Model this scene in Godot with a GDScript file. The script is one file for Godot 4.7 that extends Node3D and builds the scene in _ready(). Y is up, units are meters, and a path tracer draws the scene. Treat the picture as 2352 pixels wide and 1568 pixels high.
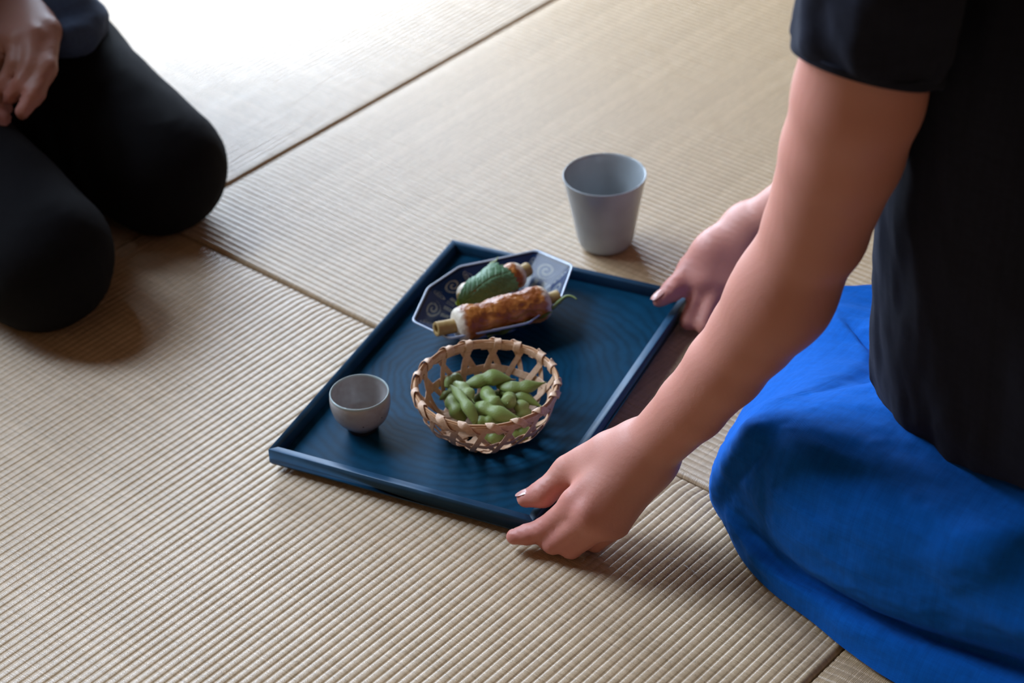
extends Node3D
# A tray of drinks and snacks is set down on tatami between two kneeling people.
# World axes follow the mats: x runs along one mat edge, z along the other, y is up, metres.

var M := {}          # shared materials
var used := {}       # how often a top-level name was given
var rng := RandomNumberGenerator.new()

func _ready() -> void:
	rng.seed = 20240611
	camera_and_light()
	materials()
	room()
	tray()
	cups()
	dish_with_fish_cakes()
	basket_of_pods()
	server()
	guest()
	lint()

func camera_and_light() -> void:
	var cam := Camera3D.new()
	cam.name = "camera"
	var eye := CameraAttributesPhysical.new()
	eye.frustum_focal_length = 73.5
	eye.frustum_focus_distance = 1.59
	eye.exposure_aperture = 5.8
	cam.attributes = eye
	cam.near = 0.05
	cam.far = 60.0
	cam.transform = Transform3D(Basis(Vector3(0.7567, -0.0401, -0.6525), Vector3(-0.3544, 0.8135, -0.461), Vector3(0.5493, 0.5801, 0.6014)), Vector3(1.4282, 1.08, 1.0615))
	add_child(cam, true)
	cam.fov = 18.5438
	cam.current = true

	var sky_mat := ProceduralSkyMaterial.new()
	sky_mat.sky_top_color = Color(0.55, 0.68, 0.86)
	sky_mat.sky_horizon_color = Color(0.86, 0.9, 0.95)
	sky_mat.ground_bottom_color = Color(0.35, 0.36, 0.33)
	sky_mat.ground_horizon_color = Color(0.6, 0.62, 0.6)
	sky_mat.sky_energy_multiplier = 1.0
	var sky := Sky.new()
	sky.sky_material = sky_mat
	var env := Environment.new()
	env.background_mode = Environment.BG_SKY
	env.sky = sky
	env.tonemap_mode = Environment.TONE_MAPPER_LINEAR
	env.tonemap_exposure = 1.0
	env.sdfgi_enabled = true
	env.ssao_enabled = true
	env.ssil_enabled = true
	var world := WorldEnvironment.new()
	world.name = "world"
	world.environment = env
	add_child(world, true)

	# daylight through the wide window and the low window of the wall behind the guest
	daylight(Vector3(-0.9, 1.38, 0.24), Vector3(1.0, 1.38, 0.24), 1.08, 1.28, 10.5)
	daylight(Vector3(-0.9, 0.52, -0.92), Vector3(1.0, 0.52, -0.92), 0.94, 0.7, 4.2)

func daylight(from: Vector3, to: Vector3, wide: float, tall: float, energy: float) -> void:
	var a := AreaLight3D.new()
	a.name = "window_daylight"
	a.area_size = Vector2(wide, tall)
	a.light_energy = energy
	a.light_color = Color(0.84, 0.912, 1.0)
	a.area_range = 12.0
	a.area_attenuation = 2.0
	a.shadow_enabled = true
	add_child(a, true)
	a.look_at_from_position(from, to, Vector3.UP)

# ---------------------------------------------------------------- naming
func numbered(called: String) -> String:
	var n: int = used.get(called, 0)
	used[called] = n + 1
	return called if n == 0 else "%s_%03d" % [called, n]

func thing(called: String, label: String, category: String, at: Vector3, group := "") -> Node3D:
	var o := Node3D.new()
	o.name = numbered(called)
	add_child(o)
	o.position = at
	o.set_meta("label", label)
	o.set_meta("category", category)
	if group:
		o.set_meta("group", group)
	return o

# a mesh given in world coordinates becomes a part of a thing that is not turned
func part(under: Node3D, called: String, mesh: Mesh, mat: Material, label := "") -> MeshInstance3D:
	var o := MeshInstance3D.new()
	o.name = called
	o.mesh = mesh
	if mat:
		o.material_override = mat
	var up: Node = under
	var off := Vector3.ZERO
	while up is Node3D and up != self:
		off += (up as Node3D).position
		up = up.get_parent()
	o.position = -off
	under.add_child(o, true)
	if label:
		o.set_meta("label", label)
	return o

func struct(called: String, mesh: Mesh, mat: Material) -> MeshInstance3D:
	var o := MeshInstance3D.new()
	o.name = called
	o.mesh = mesh
	o.material_override = mat
	o.set_meta("kind", "structure")
	add_child(o, true)
	return o

# ---------------------------------------------------------------- mesh helpers
# grid of points -> mesh; rows run over v, columns over u
func grid_mesh(rows: Array, closed_u := false, uv_scale := Vector2.ONE, colors: Array = [], flip := false) -> ArrayMesh:
	var nv := rows.size()
	var nu: int = rows[0].size()
	var pos := PackedVector3Array()
	for r in rows:
		pos.append_array(r)
	var idx := PackedInt32Array()
	var last := nu if closed_u else nu - 1
	for j in nv - 1:
		for i in last:
			var a := j * nu + i
			var b := j * nu + (i + 1) % nu
			var c := a + nu
			var d := b + nu
			if flip:
				idx.append_array([a, b, c, b, d, c])
			else:
				idx.append_array([a, c, b, b, c, d])
	var uv := PackedVector2Array()
	for j in nv:
		for i in nu:
			uv.append(Vector2(float(i) / (nu if closed_u else nu - 1) * uv_scale.x, float(j) / (nv - 1) * uv_scale.y))
	var col := PackedColorArray()
	for c in colors:
		col.append_array(c)
	return smooth_mesh(pos, idx, uv, col)

# one surface with normals averaged over shared vertices (and over coincident ones)
func smooth_mesh(pos: PackedVector3Array, idx: PackedInt32Array, uv := PackedVector2Array(), col := PackedColorArray()) -> ArrayMesh:
	var nor := PackedVector3Array()
	nor.resize(pos.size())
	for t in range(0, idx.size(), 3):
		var a := idx[t]
		var b := idx[t + 1]
		var c := idx[t + 2]
		var n := (pos[c] - pos[a]).cross(pos[b] - pos[a])
		nor[a] += n
		nor[b] += n
		nor[c] += n
	for i in nor.size():
		nor[i] = nor[i].normalized() if nor[i].length_squared() > 1e-30 else Vector3.UP
	var arr := []
	arr.resize(Mesh.ARRAY_MAX)
	arr[Mesh.ARRAY_VERTEX] = pos
	arr[Mesh.ARRAY_NORMAL] = nor
	arr[Mesh.ARRAY_INDEX] = idx
	if uv.size() == pos.size():
		arr[Mesh.ARRAY_TEX_UV] = uv
	if col.size() == pos.size():
		arr[Mesh.ARRAY_COLOR] = col
	var m := ArrayMesh.new()
	m.add_surface_from_arrays(Mesh.PRIMITIVE_TRIANGLES, arr)
	return m

# turned profile (radius, height) about a vertical axis
func lathe(at: Vector3, profile: PackedVector2Array, seg := 64, wobble := 0.0) -> ArrayMesh:
	var rows := []
	for k in profile.size():
		var r := PackedVector3Array()
		for i in seg:
			var a := TAU * i / seg
			var w := 1.0 + wobble * (sin(2.0 * a + 0.7) * 0.6 + sin(3.0 * a + profile[k].y * 60.0) * 0.4)
			r.append(at + Vector3(cos(a) * profile[k].x * w, profile[k].y, sin(a) * profile[k].x * w))
		rows.append(r)
	return grid_mesh(rows, true)

# smooth a coarse profile
func curve2(p: Array, sub := 5) -> PackedVector2Array:
	var out := PackedVector2Array()
	for i in p.size() - 1:
		var a: Vector2 = p[maxi(i - 1, 0)]
		var b: Vector2 = p[i]
		var c: Vector2 = p[i + 1]
		var d: Vector2 = p[mini(i + 2, p.size() - 1)]
		for k in sub:
			out.append(b.cubic_interpolate(c, a, d, float(k) / sub))
	out.append(p[p.size() - 1])
	return out

func curve3(p: Array, sub := 6, closed := false) -> PackedVector3Array:
	var out := PackedVector3Array()
	var n := p.size()
	for i in (n if closed else n - 1):
		var a: Vector3 = p[(i - 1 + n) % n] if closed else p[maxi(i - 1, 0)]
		var b: Vector3 = p[i]
		var c: Vector3 = p[(i + 1) % n]
		var d: Vector3 = p[(i + 2) % n] if closed else p[mini(i + 2, n - 1)]
		for k in sub:
			out.append(b.cubic_interpolate(c, a, d, float(k) / sub))
	if not closed:
		out.append(p[n - 1])
	return out

# cloth: smooth surface through a net of control points, pushed along its normals by `push`
func cloth(net: Array, closed_u: bool, sub_u: int, sub_v: int, push = null, flip := false, colors = null) -> ArrayMesh:
	var across := []
	for r in net:
		across.append(curve3(r, sub_u, closed_u))
	var nu: int = across[0].size()
	var cols := []
	for i in nu:
		var line := []
		for r in across:
			line.append(r[i])
		cols.append(curve3(line, sub_v))
	var rows := []
	for j in (cols[0] as PackedVector3Array).size():
		var r := PackedVector3Array()
		for i in nu:
			r.append(cols[i][j])
		rows.append(r)
	if push != null:
		var nv := rows.size()
		var moved := []
		for j in nv:
			var r := PackedVector3Array()
			for i in nu:
				var iu := (i + 1) % nu if closed_u else mini(i + 1, nu - 1)
				var il := (i - 1 + nu) % nu if closed_u else maxi(i - 1, 0)
				var n: Vector3 = (rows[j][iu] - rows[j][il]).cross(rows[mini(j + 1, nv - 1)][i] - rows[maxi(j - 1, 0)][i])
				n = n.normalized() if n.length_squared() > 1e-20 else Vector3.ZERO
				if flip:
					n = -n
				r.append(rows[j][i] + n * float(push.call(rows[j][i], float(i) / nu, float(j) / (nv - 1))))
			moved.append(r)
		rows = moved
	return grid_mesh(rows, closed_u, Vector2.ONE, [], flip)

# round bar along a line of points, ends closed
func tube(line: PackedVector3Array, radii: Array, sides := 12, flat := Vector3.ZERO, squash := 1.0) -> ArrayMesh:
	var rows := []
	var n := line.size()
	var up := Vector3.UP
	for k in n:
		var t := (line[mini(k + 1, n - 1)] - line[maxi(k - 1, 0)]).normalized()
		if k == 0:
			up = (flat if flat != Vector3.ZERO else (Vector3.UP if absf(t.y) < 0.9 else Vector3.RIGHT))
		up = (up - t * up.dot(t)).normalized()
		var side := t.cross(up)
		var rad: float = radii[k] if radii.size() == n else lerpf(radii[0], radii[radii.size() - 1], float(k) / (n - 1))
		var r := PackedVector3Array()
		for i in sides:
			var a := TAU * i / sides
			r.append(line[k] + (side * cos(a) + up * sin(a) * squash) * rad)
		rows.append(r)
	var first := PackedVector3Array()
	var final := PackedVector3Array()
	for i in sides:
		first.append(line[0])
		final.append(line[n - 1])
	rows.push_front(first)
	rows.push_back(final)
	return grid_mesh(rows, true)

# flat band with thickness along a line; `out` gives the way its face looks at each point
func band(line: PackedVector3Array, out: PackedVector3Array, width: float, thick: float) -> ArrayMesh:
	var rows := []
	var n := line.size()
	for k in n:
		var t := (line[mini(k + 1, n - 1)] - line[maxi(k - 1, 0)]).normalized()
		var o := (out[k] - t * out[k].dot(t)).normalized()
		var s := t.cross(o)
		var w := width * 0.5
		var h := thick * 0.5
		rows.append(PackedVector3Array([
			line[k] + s * w * 0.8 + o * h, line[k] - s * w * 0.8 + o * h, line[k] - s * w + o * h * 0.2, line[k] - s * w - o * h * 0.6,
			line[k] - s * w * 0.8 - o * h, line[k] + s * w * 0.8 - o * h, line[k] + s * w - o * h * 0.6, line[k] + s * w + o * h * 0.2]))
	var cap0 := PackedVector3Array()
	var cap1 := PackedVector3Array()
	for i in 8:
		cap0.append(line[0])
		cap1.append(line[n - 1])
	rows.push_front(cap0)
	rows.push_back(cap1)
	return grid_mesh(rows, true)

# box with softened edges, own axes
func slab(at: Vector3, size: Vector3, bevel: float, turn := 0.0) -> ArrayMesh:
	var st := SurfaceTool.new()
	st.begin(Mesh.PRIMITIVE_TRIANGLES)
	var h := size * 0.5
	var basis := Basis(Vector3.UP, turn)
	var faces := [[0, 1, 2], [1, 2, 0], [2, 0, 1]]
	var quad := func(a: Vector3, b: Vector3, c: Vector3, d: Vector3) -> void:
		var o := (a + b + c + d) * 0.25
		var n := (b - a).cross(c - a)
		var q := [a, b, c, d] if n.dot(o) < 0.0 else [d, c, b, a]
		for k in [0, 1, 2, 0, 2, 3]:
			st.add_vertex(at + basis * (q[k] as Vector3))
	for f in faces:
		for s in [-1.0, 1.0]:
			var p := []
			for e in [[-1, -1], [1, -1], [1, 1], [-1, 1]]:
				var q := Vector3.ZERO
				q[f[0]] = s * h[f[0]]
				q[f[1]] = e[0] * (h[f[1]] - bevel)
				q[f[2]] = e[1] * (h[f[2]] - bevel)
				p.append(q)
			quad.call(p[0], p[1], p[2], p[3])
		for s1 in [-1.0, 1.0]:
			for s2 in [-1.0, 1.0]:
				var p := []
				for e in [[0, -1], [0, 1], [1, 1], [1, -1]]:
					var q := Vector3.ZERO
					q[f[2]] = e[1] * (h[f[2]] - bevel)
					q[f[0]] = s1 * (h[f[0]] - (bevel if e[0] == 0 else 0.0))
					q[f[1]] = s2 * (h[f[1]] - (0.0 if e[0] == 0 else bevel))
					p.append(q)
				quad.call(p[0], p[1], p[2], p[3])
	for sx in [-1.0, 1.0]:
		for sy in [-1.0, 1.0]:
			for sz in [-1.0, 1.0]:
				var s := Vector3(sx, sy, sz)
				var c := s * (h - Vector3.ONE * bevel)
				var a := c + Vector3(sx * bevel, 0, 0)
				var b := c + Vector3(0, sy * bevel, 0)
				var d := c + Vector3(0, 0, sz * bevel)
				var n := (b - a).cross(d - a)
				for q in ([a, b, d] if n.dot(s) < 0.0 else [a, d, b]):
					st.add_vertex(at + basis * (q as Vector3))
	st.set_smooth_group(-1)
	st.generate_normals()
	return st.commit()

# ---------------------------------------------------------------- bodies
# A body is a set of tapered bones whose distances are joined with a smooth minimum and meshed as surface nets.
class Field:
	var a := PackedVector3Array()
	var b := PackedVector3Array()
	var ra := PackedFloat32Array()
	var rb := PackedFloat32Array()
	var k := PackedFloat32Array()
	var op := PackedInt32Array()
	var n := PackedVector3Array()
	var s := PackedFloat32Array()
	var stretch := 1.0

	func bone(p: Vector3, q: Vector3, r0: float, r1 := -1.0, blend := 0.01, axis := Vector3.ZERO, flat := 1.0, cut := 0) -> void:
		a.append(p)
		b.append(q)
		ra.append(r0)
		rb.append(r0 if r1 < 0.0 else r1)
		k.append(blend)
		op.append(cut)
		n.append(axis.normalized() if axis != Vector3.ZERO else axis)
		s.append(flat - 1.0)
		stretch = maxf(stretch, flat)

	func chain(p: Array, r: Array, blend := 0.01, axis := Vector3.ZERO, flat := 1.0) -> void:
		for i in p.size() - 1:
			bone(p[i], p[i + 1], r[i], r[i + 1], blend if i == 0 else minf(blend, 0.006), axis, flat)

	func one(i: int, p: Vector3) -> float:
		var pa := p - a[i]
		var ba := b[i] - a[i]
		if s[i] != 0.0:
			var m := n[i]
			pa += m * (pa.dot(m) * s[i])
			ba += m * (ba.dot(m) * s[i])
		var l := ba.length_squared()
		var h := 0.0 if l < 1e-10 else clampf(pa.dot(ba) / l, 0.0, 1.0)
		return (pa - ba * h).length() - ra[i] - (rb[i] - ra[i]) * h

	func dist(p: Vector3, some: PackedInt32Array) -> float:
		var d := 1000.0
		for i in some:
			var e := one(i, p)
			var kk := k[i]
			if op[i] == 0:
				var h := maxf(kk - absf(d - e), 0.0)
				d = minf(d, e) - h * h * 0.25 / kk
			else:
				e = -e
				var h := maxf(kk - absf(d - e), 0.0)
				d = maxf(d, e) + h * h * 0.25 / kk
		return d

	# returns [positions, indices]
	func nets(lo: Vector3, hi: Vector3, cell: float) -> Array:
		var B := 5
		var nb := Vector3i(((hi - lo) / (cell * B)).ceil())
		var nx := nb.x * B + 1
		var ny := nb.y * B + 1
		var nz := nb.z * B + 1
		var val := PackedFloat32Array()
		val.resize(nx * ny * nz)
		val.fill(1000.0)
		var vid := PackedInt32Array()
		vid.resize(nx * ny * nz)
		vid.fill(-1)
		var every := PackedInt32Array()
		for i in a.size():
			every.append(i)
		var half := cell * B * 0.5 * 1.7321
		var cells := PackedInt32Array()
		for bz in nb.z:
			for by in nb.y:
				for bx in nb.x:
					var mid := lo + (Vector3(bx, by, bz) + Vector3.ONE * 0.5) * (cell * B)
					var dm := dist(mid, every)
					if absf(dm) > half * stretch + 0.01:
						continue
					var near := PackedInt32Array()
					for i in every:
						var e := one(i, mid)
						if e < (maxf(dm, 0.0) + 2.0 * half * stretch + 1.5 * k[i]) :
							near.append(i)
					for z in B + 1:
						for y in B + 1:
							var row := ((bz * B + z) * ny + by * B + y) * nx + bx * B
							for x in B + 1:
								if val[row + x] > 999.0:
									val[row + x] = dist(lo + Vector3(bx * B + x, by * B + y, bz * B + z) * cell, near)
					for z in B:
						for y in B:
							var row := ((bz * B + z) * ny + by * B + y) * nx + bx * B
							for x in B:
								cells.append(row + x)
		var pos := PackedVector3Array()
		var idx := PackedInt32Array()
		var sy := nx
		var sz := nx * ny
		var off := PackedInt32Array([0, 1, sy, sy + 1, sz, sz + 1, sz + sy, sz + sy + 1])
		var cor := [Vector3(0, 0, 0), Vector3(1, 0, 0), Vector3(0, 1, 0), Vector3(1, 1, 0), Vector3(0, 0, 1), Vector3(1, 0, 1), Vector3(0, 1, 1), Vector3(1, 1, 1)]
		var ed := PackedInt32Array([0, 1, 2, 3, 4, 5, 6, 7, 0, 2, 1, 3, 4, 6, 5, 7, 0, 4, 1, 5, 2, 6, 3, 7])
		var got := PackedInt32Array()
		for c in cells:
			var neg := 0
			for o in off:
				if val[c + o] < 0.0:
					neg += 1
			if neg == 0 or neg == 8:
				continue
			var sum := Vector3.ZERO
			var cnt := 0
			for e in 12:
				var i := ed[2 * e]
				var j := ed[2 * e + 1]
				var v0 := val[c + off[i]]
				var v1 := val[c + off[j]]
				if (v0 < 0.0) != (v1 < 0.0):
					sum += (cor[i] as Vector3).lerp(cor[j], v0 / (v0 - v1))
					cnt += 1
			@warning_ignore("integer_division")
			var gz := c / sz
			@warning_ignore("integer_division")
			var gy := (c - gz * sz) / sy
			var gx := c - gz * sz - gy * sy
			vid[c] = pos.size()
			pos.append(lo + (Vector3(gx, gy, gz) + sum / cnt) * cell)
			got.append(c)
		var step := PackedInt32Array([1, sy, sz])
		for c in got:
			for ax in 3:
				var v0 := val[c]
				var v1 := val[c + step[ax]]
				if (v0 < 0.0) == (v1 < 0.0):
					continue
				var u := step[(ax + 1) % 3]
				var w := step[(ax + 2) % 3]
				if c - u - w < 0:
					continue
				var p := vid[c]
				var q := vid[c - u]
				var r := vid[c - u - w]
				var t := vid[c - w]
				if p < 0 or q < 0 or r < 0 or t < 0:
					continue
				if v0 < 0.0:
					idx.append_array([p, r, q, p, t, r])
				else:
					idx.append_array([p, q, r, p, r, t])
		return [pos, idx]

func body_mesh(pieces: Array, tint = null, push = null) -> ArrayMesh:
	var pos := PackedVector3Array()
	var idx := PackedInt32Array()
	for pc in pieces:
		var base := pos.size()
		pos.append_array(pc[0])
		for i in (pc[1] as PackedInt32Array):
			idx.append(base + i)
	if push != null:
		var nor := PackedVector3Array()
		nor.resize(pos.size())
		for t in range(0, idx.size(), 3):
			var nn := (pos[idx[t + 2]] - pos[idx[t]]).cross(pos[idx[t + 1]] - pos[idx[t]])
			nor[idx[t]] += nn
			nor[idx[t + 1]] += nn
			nor[idx[t + 2]] += nn
		for i in pos.size():
			pos[i] += nor[i].normalized() * float(push.call(pos[i]))
	var col := PackedColorArray()
	if tint != null:
		for p in pos:
			col.append(tint.call(p))
	return smooth_mesh(pos, idx, PackedVector2Array(), col)

# ---------------------------------------------------------------- materials
func paint(srgb: Color, rough := 0.6, spec := 0.5) -> StandardMaterial3D:
	var m := StandardMaterial3D.new()
	m.albedo_color = srgb
	m.roughness = rough
	m.metallic_specular = spec
	return m

func noise_tex(freq: float, size := 256, ramp: Array = [], seed_ := 1, octaves := 4) -> NoiseTexture2D:
	var n := FastNoiseLite.new()
	n.seed = seed_
	n.frequency = freq
	n.fractal_octaves = octaves
	var t := NoiseTexture2D.new()
	t.width = size
	t.height = size
	t.seamless = true
	t.noise = n
	if ramp.size() == 2:
		var g := Gradient.new()
		g.set_color(0, ramp[0])
		g.set_color(1, ramp[1])
		t.color_ramp = g
	return t

func tri(m: StandardMaterial3D, scale: float) -> StandardMaterial3D:
	m.uv1_triplanar = true
	m.uv1_world_triplanar = true
	m.uv1_scale = Vector3.ONE * scale
	return m

# woven cloth: threads across and along, a little uneven
func weave(size: int, threads: int, slub: float, seed_: int) -> Array:
	var r := RandomNumberGenerator.new()
	r.seed = seed_
	var img := Image.create(size, size, false, Image.FORMAT_RGB8)
	var hgt := Image.create(size, size, false, Image.FORMAT_L8)
	var wx := PackedFloat32Array()
	var wy := PackedFloat32Array()
	for i in threads + 1:
		wx.append(r.randf())
		wy.append(r.randf())
	var n := FastNoiseLite.new()
	n.seed = seed_
	n.frequency = 0.02
	for y in size:
		for x in size:
			var fx := float(x) / size * threads
			var fy := float(y) / size * threads
			var ix := int(fx)
			var iy := int(fy)
			var bx := sin(PI * (fx - ix))
			var by := sin(PI * (fy - iy))
			var over := (ix + iy) % 2 == 0
			var h := bx * (0.75 if over else 0.4) + by * (0.4 if over else 0.75)
			var v := 1.0 - slub * (wx[ix] * (0.7 if over else 0.3) + wy[iy] * (0.3 if over else 0.7)) - 0.06 * n.get_noise_2d(x, y)
			hgt.set_pixel(x, y, Color(h * 0.8, 0, 0))
			img.set_pixel(x, y, Color(v, v, v))
	return [ImageTexture.create_from_image(img), ImageTexture.create_from_image(hgt)]

func fabric(srgb: Color, w: Array, scale: float, relief: float, sheen: float) -> StandardMaterial3D:
	var m := paint(srgb, 0.9, 0.25)
	m.albedo_texture = w[0]
	m.heightmap_enabled = true
	m.heightmap_texture = w[1]
	m.heightmap_scale = relief
	m.rim_enabled = sheen > 0.0
	m.rim = sheen
	m.rim_tint = 0.6
	return tri(m, scale)

func materials() -> void:
	var linen := weave(512, 128, 0.12, 5)
	M.blue_linen = fabric(Color(0.0, 0.37, 0.75), linen, 14.0, 0.03, 0.4)
	M.dark_linen = fabric(Color(0.125, 0.135, 0.185), linen, 14.0, 0.02, 0.2)
	M.black_cotton = fabric(Color(0.055, 0.055, 0.07), linen, 18.0, 0.015, 0.12)
	M.navy_shirt = fabric(Color(0.23, 0.28, 0.37), linen, 16.0, 0.015, 0.15)

	M.skin = paint(Color(1, 1, 1), 0.5, 0.42)
	M.skin.vertex_color_use_as_albedo = true
	M.skin.subsurf_scatter_enabled = true
	M.skin.subsurf_scatter_strength = 0.12
	M.skin.heightmap_enabled = true
	M.skin.heightmap_texture = noise_tex(0.09, 256, [], 9, 3)
	M.skin.heightmap_scale = 0.009
	tri(M.skin, 22.0)
	M.nail = paint(Color(0.82, 0.62, 0.58), 0.22, 0.5)
	M.hair = paint(Color(0.035, 0.03, 0.03), 0.45, 0.5)
	M.eye = paint(Color(0.05, 0.04, 0.04), 0.2, 0.5)

	M.plaster = paint(Color(0.57, 0.45, 0.34), 0.95, 0.2)
	M.plaster.heightmap_enabled = true
	M.plaster.heightmap_texture = noise_tex(0.05, 256, [], 4)
	M.plaster.heightmap_scale = 0.1
	tri(M.plaster, 2.0)
	M.ceiling_wood = paint(Color(0.36, 0.27, 0.18), 0.7, 0.4)
	M.ceiling_wood.albedo_texture = noise_tex(0.02, 256, [Color(0.75, 0.7, 0.65), Color(1, 1, 1)], 6)
	tri(M.ceiling_wood, 1.5)
	M.frame_wood = paint(Color(0.45, 0.34, 0.24), 0.6, 0.4)
	M.glass = paint(Color(0.95, 0.97, 1.0, 0.08), 0.02, 0.5)
	M.glass.transparency = BaseMaterial3D.TRANSPARENCY_ALPHA

	straw()
	M.slab = paint(Color(0.3, 0.24, 0.17), 0.9, 0.2)

	M.glaze_white = paint(Color(0.66, 0.69, 0.71), 0.16, 0.5)
	M.glaze_white.albedo_texture = noise_tex(0.02, 256, [Color(0.93, 0.93, 0.92), Color(1, 1, 1)], 12)
	tri(M.glaze_white, 6.0)
	M.glaze_grey = paint(Color(0.70, 0.70, 0.71), 0.16, 0.5)
	M.glaze_grey.albedo_texture = noise_tex(0.03, 256, [Color(0.9, 0.87, 0.84), Color(1, 1, 1)], 13)
	tri(M.glaze_grey, 14.0)
	M.glaze_rim = paint(Color(0.66, 0.72, 0.72), 0.12, 0.5)
	M.speck = paint(Color(0.12, 0.09, 0.07), 0.4, 0.4)
	M.bare_clay = paint(Color(0.17, 0.16, 0.18), 0.7, 0.3)

	M.bamboo = paint(Color(0.88, 0.75, 0.64), 0.5, 0.45)
	M.bamboo.albedo_texture = noise_tex(0.03, 256, [Color(0.86, 0.8, 0.74), Color(1, 1, 1)], 15)
	M.bamboo.heightmap_enabled = true
	M.bamboo.heightmap_texture = noise_tex(0.09, 256, [], 16)
	M.bamboo.heightmap_scale = 0.015
	tri(M.bamboo, 30.0)
	M.bamboo_edge = paint(Color(0.7, 0.52, 0.36), 0.6, 0.4)
	M.stick = paint(Color(0.70, 0.60, 0.40), 0.55, 0.4)
	M.stick.albedo_texture = noise_tex(0.04, 256, [Color(0.85, 0.8, 0.7), Color(1, 1, 1)], 17)
	tri(M.stick, 20.0)
	M.fish_cake = paint(Color(1, 1, 1), 0.4, 0.42)
	M.fish_cake.vertex_color_use_as_albedo = true
	M.fish_cake.heightmap_enabled = true
	M.fish_cake.heightmap_texture = noise_tex(0.05, 256, [], 18)
	M.fish_cake.heightmap_scale = 0.05
	tri(M.fish_cake, 16.0)
	M.leaf = paint(Color(1, 1, 1), 0.5, 0.45)
	M.leaf.vertex_color_use_as_albedo = true
	M.leaf.backlight_enabled = true
	M.leaf.backlight = Color(0.25, 0.4, 0.1)
	var fuzz := noise_tex(0.08, 256, [], 19)
	M.pods = []
	for c in [Color(0.46, 0.53, 0.27), Color(0.42, 0.48, 0.22), Color(0.51, 0.57, 0.33)]:
		var p := paint(c, 0.45, 0.45)
		p.heightmap_enabled = true
		p.heightmap_texture = fuzz
		p.heightmap_scale = 0.02
		p.rim_enabled = true
		p.rim = 0.35
		p.rim_tint = 0.3
		M.pods.append(tri(p, 30.0))
	M.stem = paint(Color(0.5, 0.42, 0.3), 0.7, 0.3)
	M.lint = paint(Color(0.85, 0.86, 0.88), 0.7, 0.3)

# rush weave: stalks lie across the ridges; one picture covers 16 ridges
func straw() -> void:
	var wide := 1024
	var r := RandomNumberGenerator.new()
	r.seed = 77
	var img := Image.create(wide, wide, false, Image.FORMAT_RGB8)
	var hgt := Image.create(wide, wide, false, Image.FORMAT_L8)
	var tone := FastNoiseLite.new()
	tone.seed = 3
	tone.frequency = 0.01
	for ridge in 16:
		# stalks of this ridge, edges shifted a little from one ridge to the next
		var e := PackedInt32Array()
		var c := PackedFloat32Array()
		var g := PackedFloat32Array()
		var x := 0
		r.seed = 77
		while x < wide:
			e.append(x)
			var v := r.randf()
			c.append(v)
			g.append(1.0 if r.randf() < 0.06 else 0.0)
			x += 8 + int(r.randf() * 5.0)
		e.append(wide)
		r.seed = 1000 + ridge
		for k in c.size():
			c[k] = c[k] * 0.5 + r.randf() * 0.5
			if g[k] > 0.0 and r.randf() < 0.35:
				g[k] = 0.0
			if k > 0:
				e[k] += int(r.randf() * 3.0) - 1
		for row in 64:
			var y := ridge * 64 + row
			var k := 0
			for xx in wide:
				while k < c.size() - 1 and xx >= e[k + 1]:
					k += 1
				var t := (xx + 0.5 - e[k]) / (e[k + 1] - e[k])
				var h := sqrt(maxf(0.0, 1.0 - pow(2.0 * t - 1.0, 2.0)))
				if g[k] > 0.0:
					h *= 0.65
				hgt.set_pixel(xx, y, Color(h, 0, 0))
				var v := 0.86 + 0.14 * c[k]
				if g[k] > 0.0:
					v *= 0.92
				img.set_pixel(xx, y, Color(v, v * (0.985 + 0.015 * c[k]), v * (0.95 + 0.05 * c[k])))
	M.tatami = paint(Color(0.80, 0.688, 0.548), 0.42, 0.7)
	M.tatami.albedo_texture = ImageTexture.create_from_image(img)
	M.tatami.heightmap_enabled = true
	M.tatami.heightmap_texture = ImageTexture.create_from_image(hgt)
	M.tatami.heightmap_scale = 0.05
	# rush stalks mirror along one direction only
	M.tatami.anisotropy_enabled = true
	M.tatami.anisotropy = 0.85

# ---------------------------------------------------------------- the room
func boxes(list: Array) -> ArrayMesh:
	var st := SurfaceTool.new()
	st.begin(Mesh.PRIMITIVE_TRIANGLES)
	for b in list:
		st.append_from(slab((b[0] + b[1]) * 0.5, b[1] - b[0], 0.004), 0, Transform3D.IDENTITY)
	return st.commit()

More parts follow.
